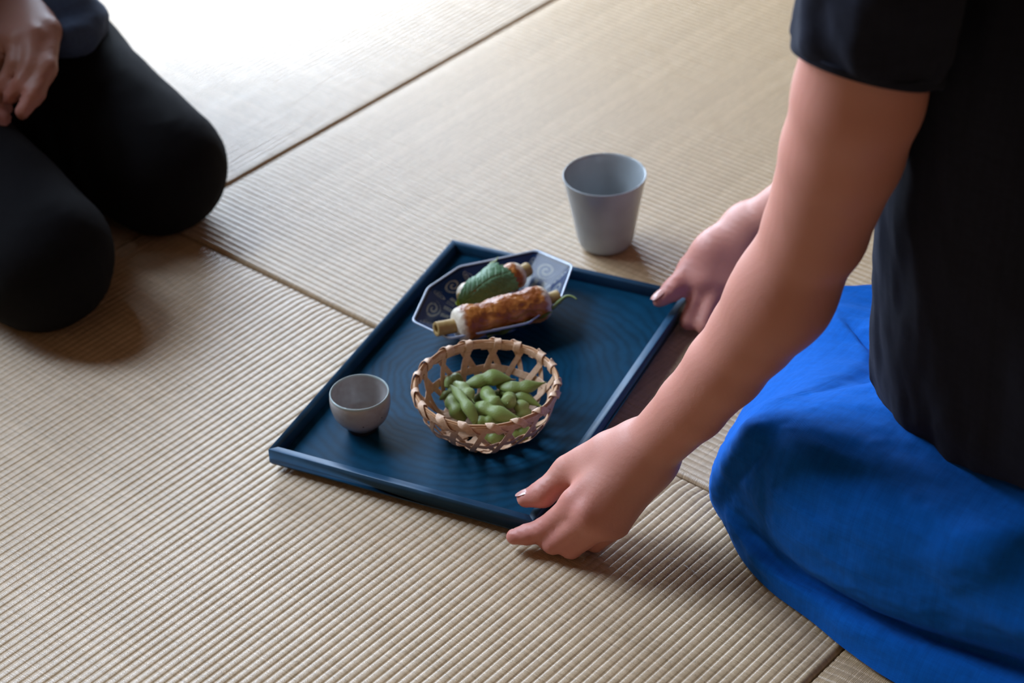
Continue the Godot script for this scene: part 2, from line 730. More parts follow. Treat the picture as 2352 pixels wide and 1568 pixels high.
func room() -> void:
	var floor_node := Node3D.new()
	floor_node.name = "floor"
	floor_node.set_meta("kind", "structure")
	add_child(floor_node)
	part(floor_node, "subfloor", boxes([[Vector3(-0.99, -0.1, -2.67), Vector3(2.67, -0.031, 1.82)]]), M.slab)
	var mat_mesh := tatami_mesh(0.85, 121)
	for i in range(-1, 3):
		for j in range(-3, 2):
			var t := part(floor_node, "tatami_mat" if i == -1 and j == -3 else "tatami_mat_%03d" % [(i + 1) * 5 + j + 3], mat_mesh, M.tatami)
			t.position = Vector3((i + 0.5) * 0.85, 0.0, (j + 0.5) * 0.85)
			t.rotation.y = 0.0 if (i + j) % 2 == 0 else PI / 2

	# window wall behind the guest: a wide opening to one side and a low one to the other
	var t0 := -0.99
	var t1 := -0.87
	var open := [[0.71, 2.05, -0.33, 0.81], [0.14, 0.86, -1.42, -0.42]]
	struct("wall_left", boxes([
		[Vector3(t0, 0, -2.55), Vector3(t1, 2.5, -1.42)], [Vector3(t0, 0, -0.42), Vector3(t1, 2.5, -0.33)], [Vector3(t0, 0, 0.81), Vector3(t1, 2.5, 1.7)],
		[Vector3(t0, 0, -1.42), Vector3(t1, 0.14, -0.42)], [Vector3(t0, 0.86, -1.42), Vector3(t1, 2.5, -0.42)],
		[Vector3(t0, 0, -0.33), Vector3(t1, 0.71, 0.81)], [Vector3(t0, 2.05, -0.33), Vector3(t1, 2.5, 0.81)]]), M.plaster)
	struct("wall_back", boxes([[Vector3(t0, 0, -2.67), Vector3(2.67, 2.5, -2.55)]]), M.plaster)
	struct("wall_front", boxes([[Vector3(t0, 0, 1.7), Vector3(2.67, 2.5, 1.82)]]), M.plaster)
	struct("wall_right", boxes([[Vector3(2.55, 0, -2.55), Vector3(2.67, 2.5, 1.7)]]), M.plaster)
	struct("ceiling", boxes([[Vector3(t0, 2.5, -2.67), Vector3(2.67, 2.6, 1.82)]]), M.ceiling_wood)
	for k in 2:
		var win := Node3D.new()
		win.name = "window_%d" % (k + 1)
		win.set_meta("kind", "structure")
		add_child(win)
		var f0 := t0 - 0.01
		var f1 := t1 + 0.015
		var y0: float = open[k][0]
		var y1: float = open[k][1]
		var z0: float = open[k][2]
		var z1: float = open[k][3]
		part(win, "window_frame", boxes([
			[Vector3(f0, y0 - 0.04, z0 - 0.04), Vector3(f1, y0, z1 + 0.04)], [Vector3(f0, y1, z0 - 0.04), Vector3(f1, y1 + 0.04, z1 + 0.04)],
			[Vector3(f0, y0, z0 - 0.04), Vector3(f1, y1, z0)], [Vector3(f0, y0, z1), Vector3(f1, y1, z1 + 0.04)]]), M.frame_wood)
		part(win, "pane", boxes([[Vector3(t0 + 0.014, y0, z0), Vector3(t0 + 0.02, y1, z1)]]), M.glass)

# one borderless mat: rounded ridges along its z
func tatami_mesh(side: float, ridges: int) -> ArrayMesh:
	var s := side - 0.0022
	var steps := 8
	var n := 64
	var wav := FastNoiseLite.new()
	wav.seed = 8
	wav.frequency = 9.0
	var pos := PackedVector3Array()
	var uv := PackedVector2Array()
	var idx := PackedInt32Array()
	var nx := ridges * steps + 1
	var xs := PackedFloat32Array()
	for i in nx:
		xs.append(-s * 0.5 + s * i / (nx - 1))
	for j in n + 5:
		var jj := clampf(j - 2, 0, n)
		var z := -s * 0.5 + s * jj / n
		for i in nx + 4:
			var ii := clampi(i - 2, 0, nx - 1)
			@warning_ignore("integer_division")
			var ridge := ii / steps
			var ph := float(ii % steps) / steps
			var bump := pow(maxf(sin(PI * ph), 0.0), 0.3)
			var lift := 0.0003 * wav.get_noise_2d(z * 3.0, ridge * 0.37)
			var y := (bump - 1.0) * 0.0008 + lift * bump
			var x := xs[ii] + 0.0004 * wav.get_noise_2d(z * 1.5 + 7.0, ridge * 0.11) * (1.0 if ii > 0 and ii < nx - 1 else 0.0)
			# turned-down edge
			var edge := minf(s * 0.5 - absf(x), s * 0.5 - absf(z))
			if edge < 0.004:
				y -= 0.0022 * pow(1.0 - edge / 0.004, 2.0)
			if i == 0 or i == nx + 3 or j == 0 or j == n + 4:
				y = -0.03
			pos.append(Vector3(x, y, z))
			uv.append(Vector2(z / 0.1123 + (ridge % 7) * 0.0, x / (s / ridges * 16.0)))
	var w := nx + 4
	for j in n + 4:
		for i in w - 1:
			var a := j * w + i
			idx.append_array([a, a + 1, a + w, a + 1, a + w + 1, a + w])
	return smooth_mesh(pos, idx, uv)

# ---------------------------------------------------------------- tray
func tray() -> void:
	var c := Vector3(0.4345, 0.0, 0.0045)
	var turn := 0.275
	var ex := Vector3(cos(turn), 0, -sin(turn))
	var ez := Vector3(sin(turn), 0, cos(turn))
	var wide := 0.2393
	var long := 0.3413
	var t := thing("serving_tray", "dark blue stained wooden serving tray with a raised rim lying on the tatami", "tray", c)
	# dyed wood with its year rings
	var w := 700
	var h := 1000
	var img := Image.create(w, h, false, Image.FORMAT_RGB8)
	var rel := Image.create(w, h, false, Image.FORMAT_L8)
	var n := FastNoiseLite.new()
	n.seed = 21
	n.frequency = 0.004
	var f := FastNoiseLite.new()
	f.seed = 22
	f.frequency = 0.012
	var heart := Vector3(0.423, 0.011, 0.0194) - c
	var hx := (heart.dot(ex) / wide + 0.5) * w
	var hz := (heart.dot(ez) / long + 0.5) * h
	for y in h:
		for x in w:
			var dx := (x - hx)
			var dy := (y - hz)
			var d := sqrt(dx * dx + dy * dy) + 26.0 * n.get_noise_2d(x, y) + 5.0 * f.get_noise_2d(x, y)
			var ring := 0.5 + 0.5 * sin(d / (13.0 + d * 0.012) * TAU * 0.86)
			ring = pow(ring, 1.8) * (0.25 + 0.75 * exp(-d / 330.0))
			var fade := 0.35 + 0.65 * clampf(0.5 + 0.9 * n.get_noise_2d(x * 0.7 + 300.0, y * 0.7), 0.0, 1.0)
			var v := 1.0 - 0.34 * ring * fade + 0.10 * n.get_noise_2d(x * 2.0, y * 2.0 + 90.0) - 0.05 * absf(f.get_noise_2d(x * 6.0, y * 0.8))
			img.set_pixel(x, y, Color(v * 0.85, v * 0.86, v * 0.87))
			rel.set_pixel(x, y, Color(1.0 - 0.8 * ring * fade, 0, 0))
	var fm := paint(Color(0.045, 0.265, 0.38), 0.5, 0.18)
	fm.albedo_texture = ImageTexture.create_from_image(img)
	fm.heightmap_enabled = true
	fm.heightmap_texture = ImageTexture.create_from_image(rel)
	fm.heightmap_scale = 0.01
	var rm := paint(Color(0.13, 0.30, 0.42), 0.5, 0.4)
	rm.albedo_texture = noise_tex(0.02, 256, [Color(0.75, 0.78, 0.8), Color(1, 1, 1)], 25)
	tri(rm, 9.0)
	var hw := wide * 0.5
	var hl := long * 0.5
	var rows := []
	for j in 9:
		var r := PackedVector3Array()
		for i in 9:
			r.append(c + ex * lerpf(-hw + 0.004, hw - 0.004, i / 8.0) + ez * lerpf(-hl + 0.004, hl - 0.004, j / 8.0) + Vector3(0, 0.011, 0))
		rows.append(r)
	part(t, "tray_floor", grid_mesh(rows, false, Vector2.ONE, [], true), fm)
	part(t, "underside", slab(c + Vector3(0, 0.0068, 0), Vector3(wide - 0.008, 0.0072, long - 0.008), 0.001, turn), rm)
	for s in [-1.0, 1.0]:
		part(t, "rim_board", rim_board(c + ez * (s * (hl - 0.00325)), ex * s, wide), rm)
		part(t, "rim_board", rim_board(c + ex * (s * (hw - 0.00325)), ez * -s, long), rm)
	for sx in [-1.0, 1.0]:
		for sz in [-1.0, 1.0]:
			part(t, "foot", slab(c + ex * (sx * (hw - 0.03)) + ez * (sz * (hl - 0.03)) + Vector3(0, 0.0014, 0), Vector3(0.02, 0.0042, 0.02), 0.0008, turn), rm)

# mitred rim board; `along` runs so that the outside is on its right seen from above
func rim_board(mid: Vector3, along: Vector3, length: float) -> ArrayMesh:
	var inward := along.cross(Vector3.UP) * -1.0
	var prof := []
	# (distance inward from the outer face, height)
	for p in [[0.0, 0.0078], [0.0009, 0.0055], [0.0026, 0.0042], [0.0065, 0.0038], [0.0065, 0.0204], [0.0061, 0.0209], [0.0006, 0.021], [0.0001, 0.0205]]:
		prof.append(p)
	var rows := []
	for e in [-1.0, 1.0]:
		var r := PackedVector3Array()
		for p in prof:
			var inn: float = p[0]
			r.append(mid + along * (e * (length * 0.5 - inn)) + inward * (inn - 0.00325) + Vector3(0, p[1], 0))
		rows.append(r)
	# hard-edged prism
	var st := SurfaceTool.new()
	st.begin(Mesh.PRIMITIVE_TRIANGLES)
	var m := prof.size()
	var ctr: Vector3 = Vector3.ZERO
	for q in rows[0]:
		ctr += q / (2.0 * m)
	for q in rows[1]:
		ctr += q / (2.0 * m)
	var tri3 := func(a: Vector3, b: Vector3, d: Vector3) -> void:
		var nn := (b - a).cross(d - a)
		var flipit := nn.dot((a + b + d) / 3.0 - ctr) > 0.0
		st.add_vertex(a)
		st.add_vertex(d if flipit else b)
		st.add_vertex(b if flipit else d)
	for i in m:
		var a: Vector3 = rows[0][i]
		var b: Vector3 = rows[0][(i + 1) % m]
		var d: Vector3 = rows[1][i]
		var e2: Vector3 = rows[1][(i + 1) % m]
		tri3.call(a, b, e2)
		tri3.call(a, e2, d)
	for r in rows:
		for i in range(1, m - 1):
			tri3.call(r[0], r[i], r[i + 1])
	st.set_smooth_group(-1)
	st.generate_normals()
	return st.commit()

# ---------------------------------------------------------------- cups
func cups() -> void:
	var a := Vector3(0.3715, 0.0004, -0.2339)
	var t := thing("tea_cup", "tall pale grey porcelain cup standing on the tatami behind the tray", "cup", a)
	var prof := curve2([Vector2(0.0, 0.0015), Vector2(0.017, 0.0015), Vector2(0.0195, 0.0), Vector2(0.0225, 0.0006), Vector2(0.0258, 0.005), Vector2(0.0282, 0.016), Vector2(0.0312, 0.034), Vector2(0.0352, 0.056), Vector2(0.0384, 0.0725), Vector2(0.0391, 0.0752),
		Vector2(0.0386, 0.0762), Vector2(0.0375, 0.0754), Vector2(0.0362, 0.0715), Vector2(0.033, 0.055), Vector2(0.0292, 0.035), Vector2(0.0262, 0.016), Vector2(0.022, 0.0065), Vector2(0.012, 0.004), Vector2(0.0, 0.0038)], 4)
	part(t, "cup_body", lathe(a, prof, 96), M.glaze_white)

	var b := Vector3(0.3975, 0.0112, 0.1232)
	var s := thing("sake_cup", "small grey glazed stoneware sake cup with a pale rim standing on the tray", "cup", b)
	part(s, "cup_body", lathe(b, curve2([Vector2(0.0136, 0.0042), Vector2(0.0152, 0.0062), Vector2(0.0198, 0.0105), Vector2(0.0232, 0.0165), Vector2(0.0251, 0.0245), Vector2(0.0254, 0.031), Vector2(0.0248, 0.0355)], 5), 80, 0.006), M.glaze_grey)
	part(s, "cup_inside", lathe(b, curve2([Vector2(0.0234, 0.0356), Vector2(0.0236, 0.03), Vector2(0.0232, 0.024), Vector2(0.0212, 0.0165), Vector2(0.0175, 0.0105), Vector2(0.009, 0.008), Vector2(0.0, 0.0078)], 5), 80, 0.006), M.glaze_grey)
	part(s, "rim", lathe(b, curve2([Vector2(0.0249, 0.0352), Vector2(0.0249, 0.0364), Vector2(0.0242, 0.0371), Vector2(0.0236, 0.0365), Vector2(0.0234, 0.0353)], 4), 80, 0.006), M.glaze_rim, "pale blue grey glazed rim")
	part(s, "foot_ring", lathe(b, PackedVector2Array([Vector2(0.0, 0.002), Vector2(0.0095, 0.002), Vector2(0.0105, 0.0), Vector2(0.0126, 0.0), Vector2(0.0132, 0.0012), Vector2(0.0137, 0.0044)]), 64), M.bare_clay, "dark unglazed foot")
	var towards := (Vector3(0.4784, 0.1036, 0.2104) - b)
	towards.y = 0.0
	towards = towards.normalized()
	for q in [[-0.35, 0.018, 0.00075], [0.9, 0.027, 0.0005], [-0.1, 0.008, 0.0006], [0.35, 0.022, 0.0004]]:
		var d := towards.rotated(Vector3.UP, q[0] + 0.45)
		var rr := 0.0236 if q[1] < 0.02 else 0.0251
		if q[1] < 0.01:
			rr = 0.0172
		var blob := SphereMesh.new()
		blob.radius = q[2]
		blob.height = q[2] * 2.0
		blob.radial_segments = 10
		blob.rings = 6
		var o := part(s, "speck", blob, M.speck)
		o.position = d * (rr - 0.0002) + Vector3(0, q[1], 0)

# ---------------------------------------------------------------- porcelain dish with two fish cakes and leaves
func dish_with_fish_cakes() -> void:
	var c := Vector3(0.3796, 0.0, -0.0657)
	var e1 := Vector3(0.471, 0, -0.882)
	var e2 := Vector3(0.882, 0, 0.471)
	var half := [Vector2(-0.0815, 0.0115), Vector2(-0.0515, -0.033), Vector2(-0.0125, -0.055), Vector2(0.061, -0.0495)]
	var poly := []
	for p in half:
		poly.append(p)
	for p in half:
		poly.append(-p)
	# outline with slightly rounded corners
	var ring := []
	var corner_u := []
	for i in 8:
		var p0: Vector2 = poly[(i + 7) % 8]
		var p1: Vector2 = poly[i]
		var p2: Vector2 = poly[(i + 1) % 8]
		var a := p1 + (p0 - p1).normalized() * 0.004
		var b := p1 + (p2 - p1).normalized() * 0.004
		for k in [0.0, 0.33, 0.67, 1.0]:
			ring.append(a.lerp(p1, k).lerp(p1.lerp(b, k), k))
		var a2 := p2 + (p1 - p2).normalized() * 0.004
		for k in [0.25, 0.5, 0.75]:
			ring.append(b.lerp(a2, k))
	var place := func(scale: float, y: float) -> PackedVector3Array:
		var r := PackedVector3Array()
		for q in ring:
			# the ends of the boat rise a little
			var rise: float = 0.0 if scale < 0.7 else 0.05 * absf(q.x) * (scale - 0.6)
			r.append(c + e1 * (q.x * scale) + e2 * (q.y * scale) + Vector3(0, y + rise, 0))
		return r
	var t := thing("octagonal_dish", "blue and white porcelain octagonal dish on the tray holding grilled fish cakes", "dish", c + Vector3(0, 0.011, 0))
	part(t, "bowl", grid_mesh([place.call(0.0, 0.0125), place.call(0.44, 0.0125), place.call(0.47, 0.0112), place.call(0.5, 0.0112), place.call(0.51, 0.0145), place.call(0.62, 0.018), place.call(0.8, 0.0255), place.call(0.985, 0.0345)], true, Vector2(1, 1), [], true), painted_glaze(true))
	var white := paint(Color(0.72, 0.78, 0.86), 0.12, 0.5)
	part(t, "rim", grid_mesh([place.call(0.985, 0.0345), place.call(1.0, 0.0357), place.call(0.998, 0.0368), place.call(0.985, 0.037), place.call(0.972, 0.0362)], true, Vector2.ONE, [], true), white, "thin white rim")
	part(t, "painted_inside", grid_mesh([place.call(0.972, 0.0362), place.call(0.86, 0.0305), place.call(0.72, 0.0238), place.call(0.58, 0.018), place.call(0.5, 0.0165), place.call(0.25, 0.016), place.call(0.0, 0.016)], true, Vector2.ONE, [], true), painted_glaze(false), "indigo painted scroll pattern")

	fish_cake("front", Vector3(0.3876, 0.039, -0.0042), Vector3(0.4262, 0.0375, -0.0853), 0.0148, Vector3(0.3816, 0.0425, 0.0124), Vector3(0.4302, 0.0385, -0.0951))
	fish_cake("rear", Vector3(0.3604, 0.0345, -0.0439), Vector3(0.3757, 0.0345, -0.1082), 0.0118, Vector3(0.3602, 0.0345, -0.0429), Vector3(0.3766, 0.035, -0.1168))
	leaf_over(Vector3(0.3586, 0.0345, -0.04), Vector3(0.3757, 0.0345, -0.1082), 0.0132)
	leaf_under()

func painted_glaze(outside: bool) -> StandardMaterial3D:
	var w := 1024
	var h := 192
	var img := Image.create(w, h, false, Image.FORMAT_RGB8)
	var blue := Color(0.06, 0.16, 0.31)
	var pale := Color(0.47, 0.48, 0.47)
	var n := FastNoiseLite.new()
	n.seed = 31
	n.frequency = 0.03
	for y in h:
		for x in w:
			var v := float(y) / h
			var u := float(x) / w * 8.0
			var col := blue
			if outside:
				# a plain white foot, blue sprays on the sides
				var s := sin(u * TAU * 1.0 + 2.0 * sin(v * 6.0)) + 0.8 * n.get_noise_2d(x * 1.5, y * 2.0)
				col = blue.lightened(0.1) if s > 0.25 and v > 0.55 else Color(0.62, 0.7, 0.84)
			else:
				if v < 0.56:
					var lu := fposmod(u, 1.0)
					# two scrolls to a side, with a row of small marks below
					var cx := 0.27 if lu < 0.5 else 0.73
					var px := (lu - cx) * 5.6
					var py := (v - 0.2) * 9.5
					var r := sqrt(px * px + py * py)
					var ang := atan2(py, px) / TAU
					if r < 1.05:
						var sp := fposmod(r * 1.75 - ang * (1.0 if lu < 0.5 else -1.0) + 0.2, 1.0)
						if sp < 0.5 and r > 0.12:
							col = pale
					elif v > 0.33 and v < 0.46:
						var k := fposmod(u * 5.0, 1.0)
						if k > 0.2 and k < 0.65:
							col = pale
					elif v < 0.045:
						col = blue.darkened(0.35)
					if col == pale and n.get_noise_2d(x * 3.0, y * 3.0) < -0.32:
						col = pale.lerp(blue, 0.5)
				else:
					var q := sin(u * TAU) * sin(v * 40.0) + n.get_noise_2d(x, y)
					col = Color(0.6, 0.66, 0.74) if q < 0.35 else blue.lightened(0.15)
			var j := 1.0 + 0.1 * n.get_noise_2d(x * 0.8, y * 0.8 + 50.0)
			img.set_pixel(x, y, Color(col.r * j, col.g * j, col.b * j))
	var m := paint(Color(1, 1, 1), 0.22, 0.38)
	m.albedo_texture = ImageTexture.create_from_image(img)
	return m

func fish_cake(which: String, p0: Vector3, p1: Vector3, rad: float, s0: Vector3, s1: Vector3) -> void:
	var label := "browned grilled fish cake with wrinkled skin in front in the octagonal dish" if which == "front" else "grilled fish cake at the back of the octagonal dish, half covered by a green leaf"
	var t := thing("grilled_fish_cake", label, "fish cake", (p0 + p1) * 0.5 - Vector3(0, rad, 0), "grilled fish cakes in the dish")
	var ax := (p1 - p0).normalized()
	var up := (Vector3.UP - ax * ax.y).normalized()
	var sd := ax.cross(up)
	var len := p0.distance_to(p1)
	var n := FastNoiseLite.new()
	n.seed = 41 if which == "front" else 42
	n.frequency = 55.0
	n.fractal_octaves = 4
	var m := FastNoiseLite.new()
	m.seed = 43
	m.frequency = 90.0
	m.fractal_octaves = 3
	var rows := []
	var cols := []
	var nv := 90
	var nu := 72
	for j in nv + 1:
		var v := float(j) / nv
		# round shoulders at both ends down to the stick
		var end := minf(v, 1.0 - v) * len
		var prof := 0.0063 + (rad - 0.0063) * sqrt(clampf(1.0 - pow(1.0 - clampf(end / 0.0075, 0.0, 1.0), 2.2), 0.0, 1.0))
		var waist := 1.0 - 0.10 * exp(-pow((v - 0.3) / 0.09, 2.0)) + 0.06 * exp(-pow((v - 0.13) / 0.1, 2.0)) + 0.05 * exp(-pow((v - 0.85) / 0.1, 2.0))
		var r := PackedVector3Array()
		var c := PackedColorArray()
		for i in nu:
			var a := TAU * i / nu
			var dir := sd * cos(a) + up * sin(a)
			var q := p0 + ax * (len * v) + dir * rad
			var skin := clampf((end - 0.0045 - 0.003 * m.get_noise_3d(q.x * 2.0, q.y * 2.0, q.z * 2.0)) / 0.004, 0.0, 1.0)
			# wrinkles run along the cake where the skin has shrunk
			var wr := n.get_noise_3d(v * len * 0.75, a * rad * 1.1, 1.0)
			var crease := 1.0 - absf(wr) * 2.2
			var rr := prof * waist + skin * (0.0011 * wr + 0.0011 * pow(maxf(crease, 0.0), 3.0) + 0.0004 * m.get_noise_3d(q.x, q.y, q.z))
			r.append(p0 + ax * (len * v) + dir * rr)
			var br := clampf(0.55 + 0.9 * m.get_noise_3d(q.x * 0.6, q.y * 0.6, q.z * 0.6) + 0.25 * sin(a + 0.4), 0.0, 1.0)
			var brown := Color(0.62, 0.25, 0.05).lerp(Color(0.27, 0.075, 0.016), br)
			var white := Color(0.72, 0.64, 0.52)
			c.append(white.lerp(brown, skin * (0.9 + 0.1 * clampf(br + 0.4, 0.0, 1.0))))
		rows.append(r)
		cols.append(c)
	part(t, "body", grid_mesh(rows, true, Vector2.ONE, cols, true), M.fish_cake)
	# hollow bamboo stick showing at both ends
	for e in [[s0, p0, -1.0], [s1, p1, 1.0]]:
		var tip: Vector3 = e[0]
		var root: Vector3 = (e[1] as Vector3) - ax * (0.006 * e[2])
		var d := (tip - root).normalized()
		var u2 := (Vector3.UP - d * d.y).normalized()
		var s2 := d.cross(u2)
		var sr := []
		for q in [[root, 0.0065], [tip - d * 0.0008, 0.0065], [tip, 0.0062], [tip, 0.0038], [tip - d * 0.001, 0.0034], [tip - d * 0.012, 0.0034], [tip - d * 0.012, 0.0]]:
			var r := PackedVector3Array()
			for i in 28:
				var a := TAU * i / 28.0
				r.append((q[0] as Vector3) + (s2 * cos(a) + u2 * sin(a)) * float(q[1]))
			sr.append(r)
		part(t, "bamboo_stick", grid_mesh(sr, true, Vector2.ONE, [], true), M.stick, "hollow bamboo stick end")

# a toothed leaf laid over the rear fish cake
func leaf_over(p0: Vector3, p1: Vector3, rad: float) -> void:
	var t := thing("perilla_leaf", "broad green perilla leaf with toothed edge draped over the rear fish cake", "leaf", (p0 + p1) * 0.5, "perilla leaves in the dish")
	var ax := (p1 - p0).normalized()
	var up := (Vector3.UP - ax * ax.y).normalized()
	var sd := up.cross(ax) # towards the front
	if sd.dot(Vector3(1, 0, 1)) < 0.0:
		sd = -sd
	var len := p0.distance_to(p1)
	var n := FastNoiseLite.new()
	n.seed = 51
	n.frequency = 40.0
	var rows := []
	var cols := []
	var nu := 96
	var nv := 60
	for j in nv + 1:
		var v := float(j) / nv
		var r := PackedVector3Array()
		var c := PackedColorArray()
		for i in nu + 1:
			var u := float(i) / nu
			# width of the leaf at u, seen as angles round the cake
			var wide := pow(clampf(u / 0.55, 0.0, 1.0), 0.55)
			var teeth := 0.035 * absf(sin(v * 26.0)) * smoothstep(0.85, 1.0, u)
			var side_teeth := 0.10 * absf(sin(u * 34.0)) * smoothstep(0.8, 1.0, absf(2.0 * v - 1.0))
			var ang := lerpf(2.35, -0.15, v)
			var hub := lerpf(0.45, 1.15, smoothstep(0.0, 0.7, u))
			ang = hub + (ang - 1.15) * wide * (1.0 - side_teeth * 0.8)
			var along := lerpf(-0.13, 0.80 - 0.10 * (1.0 - v) + 0.05 * sin(v * PI), u) - teeth
			# the far upper corner stands off as a free tip
			var tip := smoothstep(0.55, 1.0, u) * smoothstep(0.35, 0.0, v)
			var off := rad + 0.0012 + 0.0007 * n.get_noise_2d(u * 0.6, v * 0.9) + 0.0045 * smoothstep(0.7, 1.0, v) * (1.0 - u * 0.4) + 0.004 * tip
			# side veins leave the midrib at v 0.45
			var rib := absf(v - 0.45 - 0.05 * u)
			var vein := absf(fposmod((u - rib * 0.55) * 8.5, 1.0) - 0.5) * 2.0
			var vv := smoothstep(0.78, 1.0, vein) * (1.0 if rib > 0.02 else 0.0)
			if rib < 0.022:
				vv = 1.0
			off -= 0.0007 * vv
			var fold := 0.0008 * sin(u * 9.0 + v * 5.0) * smoothstep(0.3, 0.8, u)
			var q := p0 + ax * (len * along) + (sd * cos(ang) + up * sin(ang)) * (off + fold)
			r.append(q)
			var g := 0.5 + 0.5 * n.get_noise_2d(u * 0.8 + 3.0, v * 0.8)
			var col := Color(0.075, 0.17, 0.085).lerp(Color(0.13, 0.26, 0.13), g)
			if vv > 0.5:
				col = col.lerp(Color(0.22, 0.36, 0.19), 0.45)
			if u < 0.06:
				col = Color(0.3, 0.45, 0.06)
			c.append(col)
		rows.append(r)
		cols.append(c)
	part(t, "blade", grid_mesh(rows, false, Vector2.ONE, cols), M.leaf)
	var tip_line := PackedVector3Array([rows[0][nu - 6], rows[0][nu] + ax * 0.002 + up * 0.001, rows[0][nu] + ax * 0.005 + up * 0.004])
	part(t, "leaf_tip", tube(tip_line, [0.0016, 0.0004], 8, Vector3.UP, 0.4), M.pods[2])

func leaf_under() -> void:
	var a := Vector3(0.4138, 0.0305, -0.018)
	var b := Vector3(0.4406, 0.0375, -0.0735)
	var t := thing("perilla_leaf", "dark green perilla leaf beneath the front fish cake, its stalk over the dish rim", "leaf", a, "perilla leaves in the dish")
	var d := b - a
	var side := Vector3(-d.z, 0, d.x).normalized()
	if side.dot(Vector3(1, 0, 1)) > 0.0:
		side = -side
	var rows := []
	var cols := []
	for j in 21:
		var v := j / 20.0
		var r := PackedVector3Array()
		var c := PackedColorArray()
		for i in 61:
			var u := i / 60.0
			var w := 0.004 + 0.019 * sin(PI * pow(u, 0.8)) + 0.0012 * absf(sin(u * 50.0))
			r.append(a + d * u + side * (w * (v - 0.12)) - Vector3(0, (v) * (0.008 * sin(PI * u)) - 0.0012 * sin(u * 20.0 + v * 4.0), 0))
			c.append(Color(0.05, 0.10, 0.045).lerp(Color(0.10, 0.16, 0.06), absf(sin(u * 26.0 + v * 3.0))))
		rows.append(r)
		cols.append(c)
	part(t, "blade", grid_mesh(rows, false, Vector2.ONE, cols), M.leaf)
	part(t, "stalk", tube(curve3([Vector3(0.4373, 0.0385, -0.0775), Vector3(0.4379, 0.0415, -0.0937), Vector3(0.4424, 0.0425, -0.0979), Vector3(0.4489, 0.042, -0.0978)], 6), [0.0018, 0.0015, 0.0006], 8), M.pods[1])

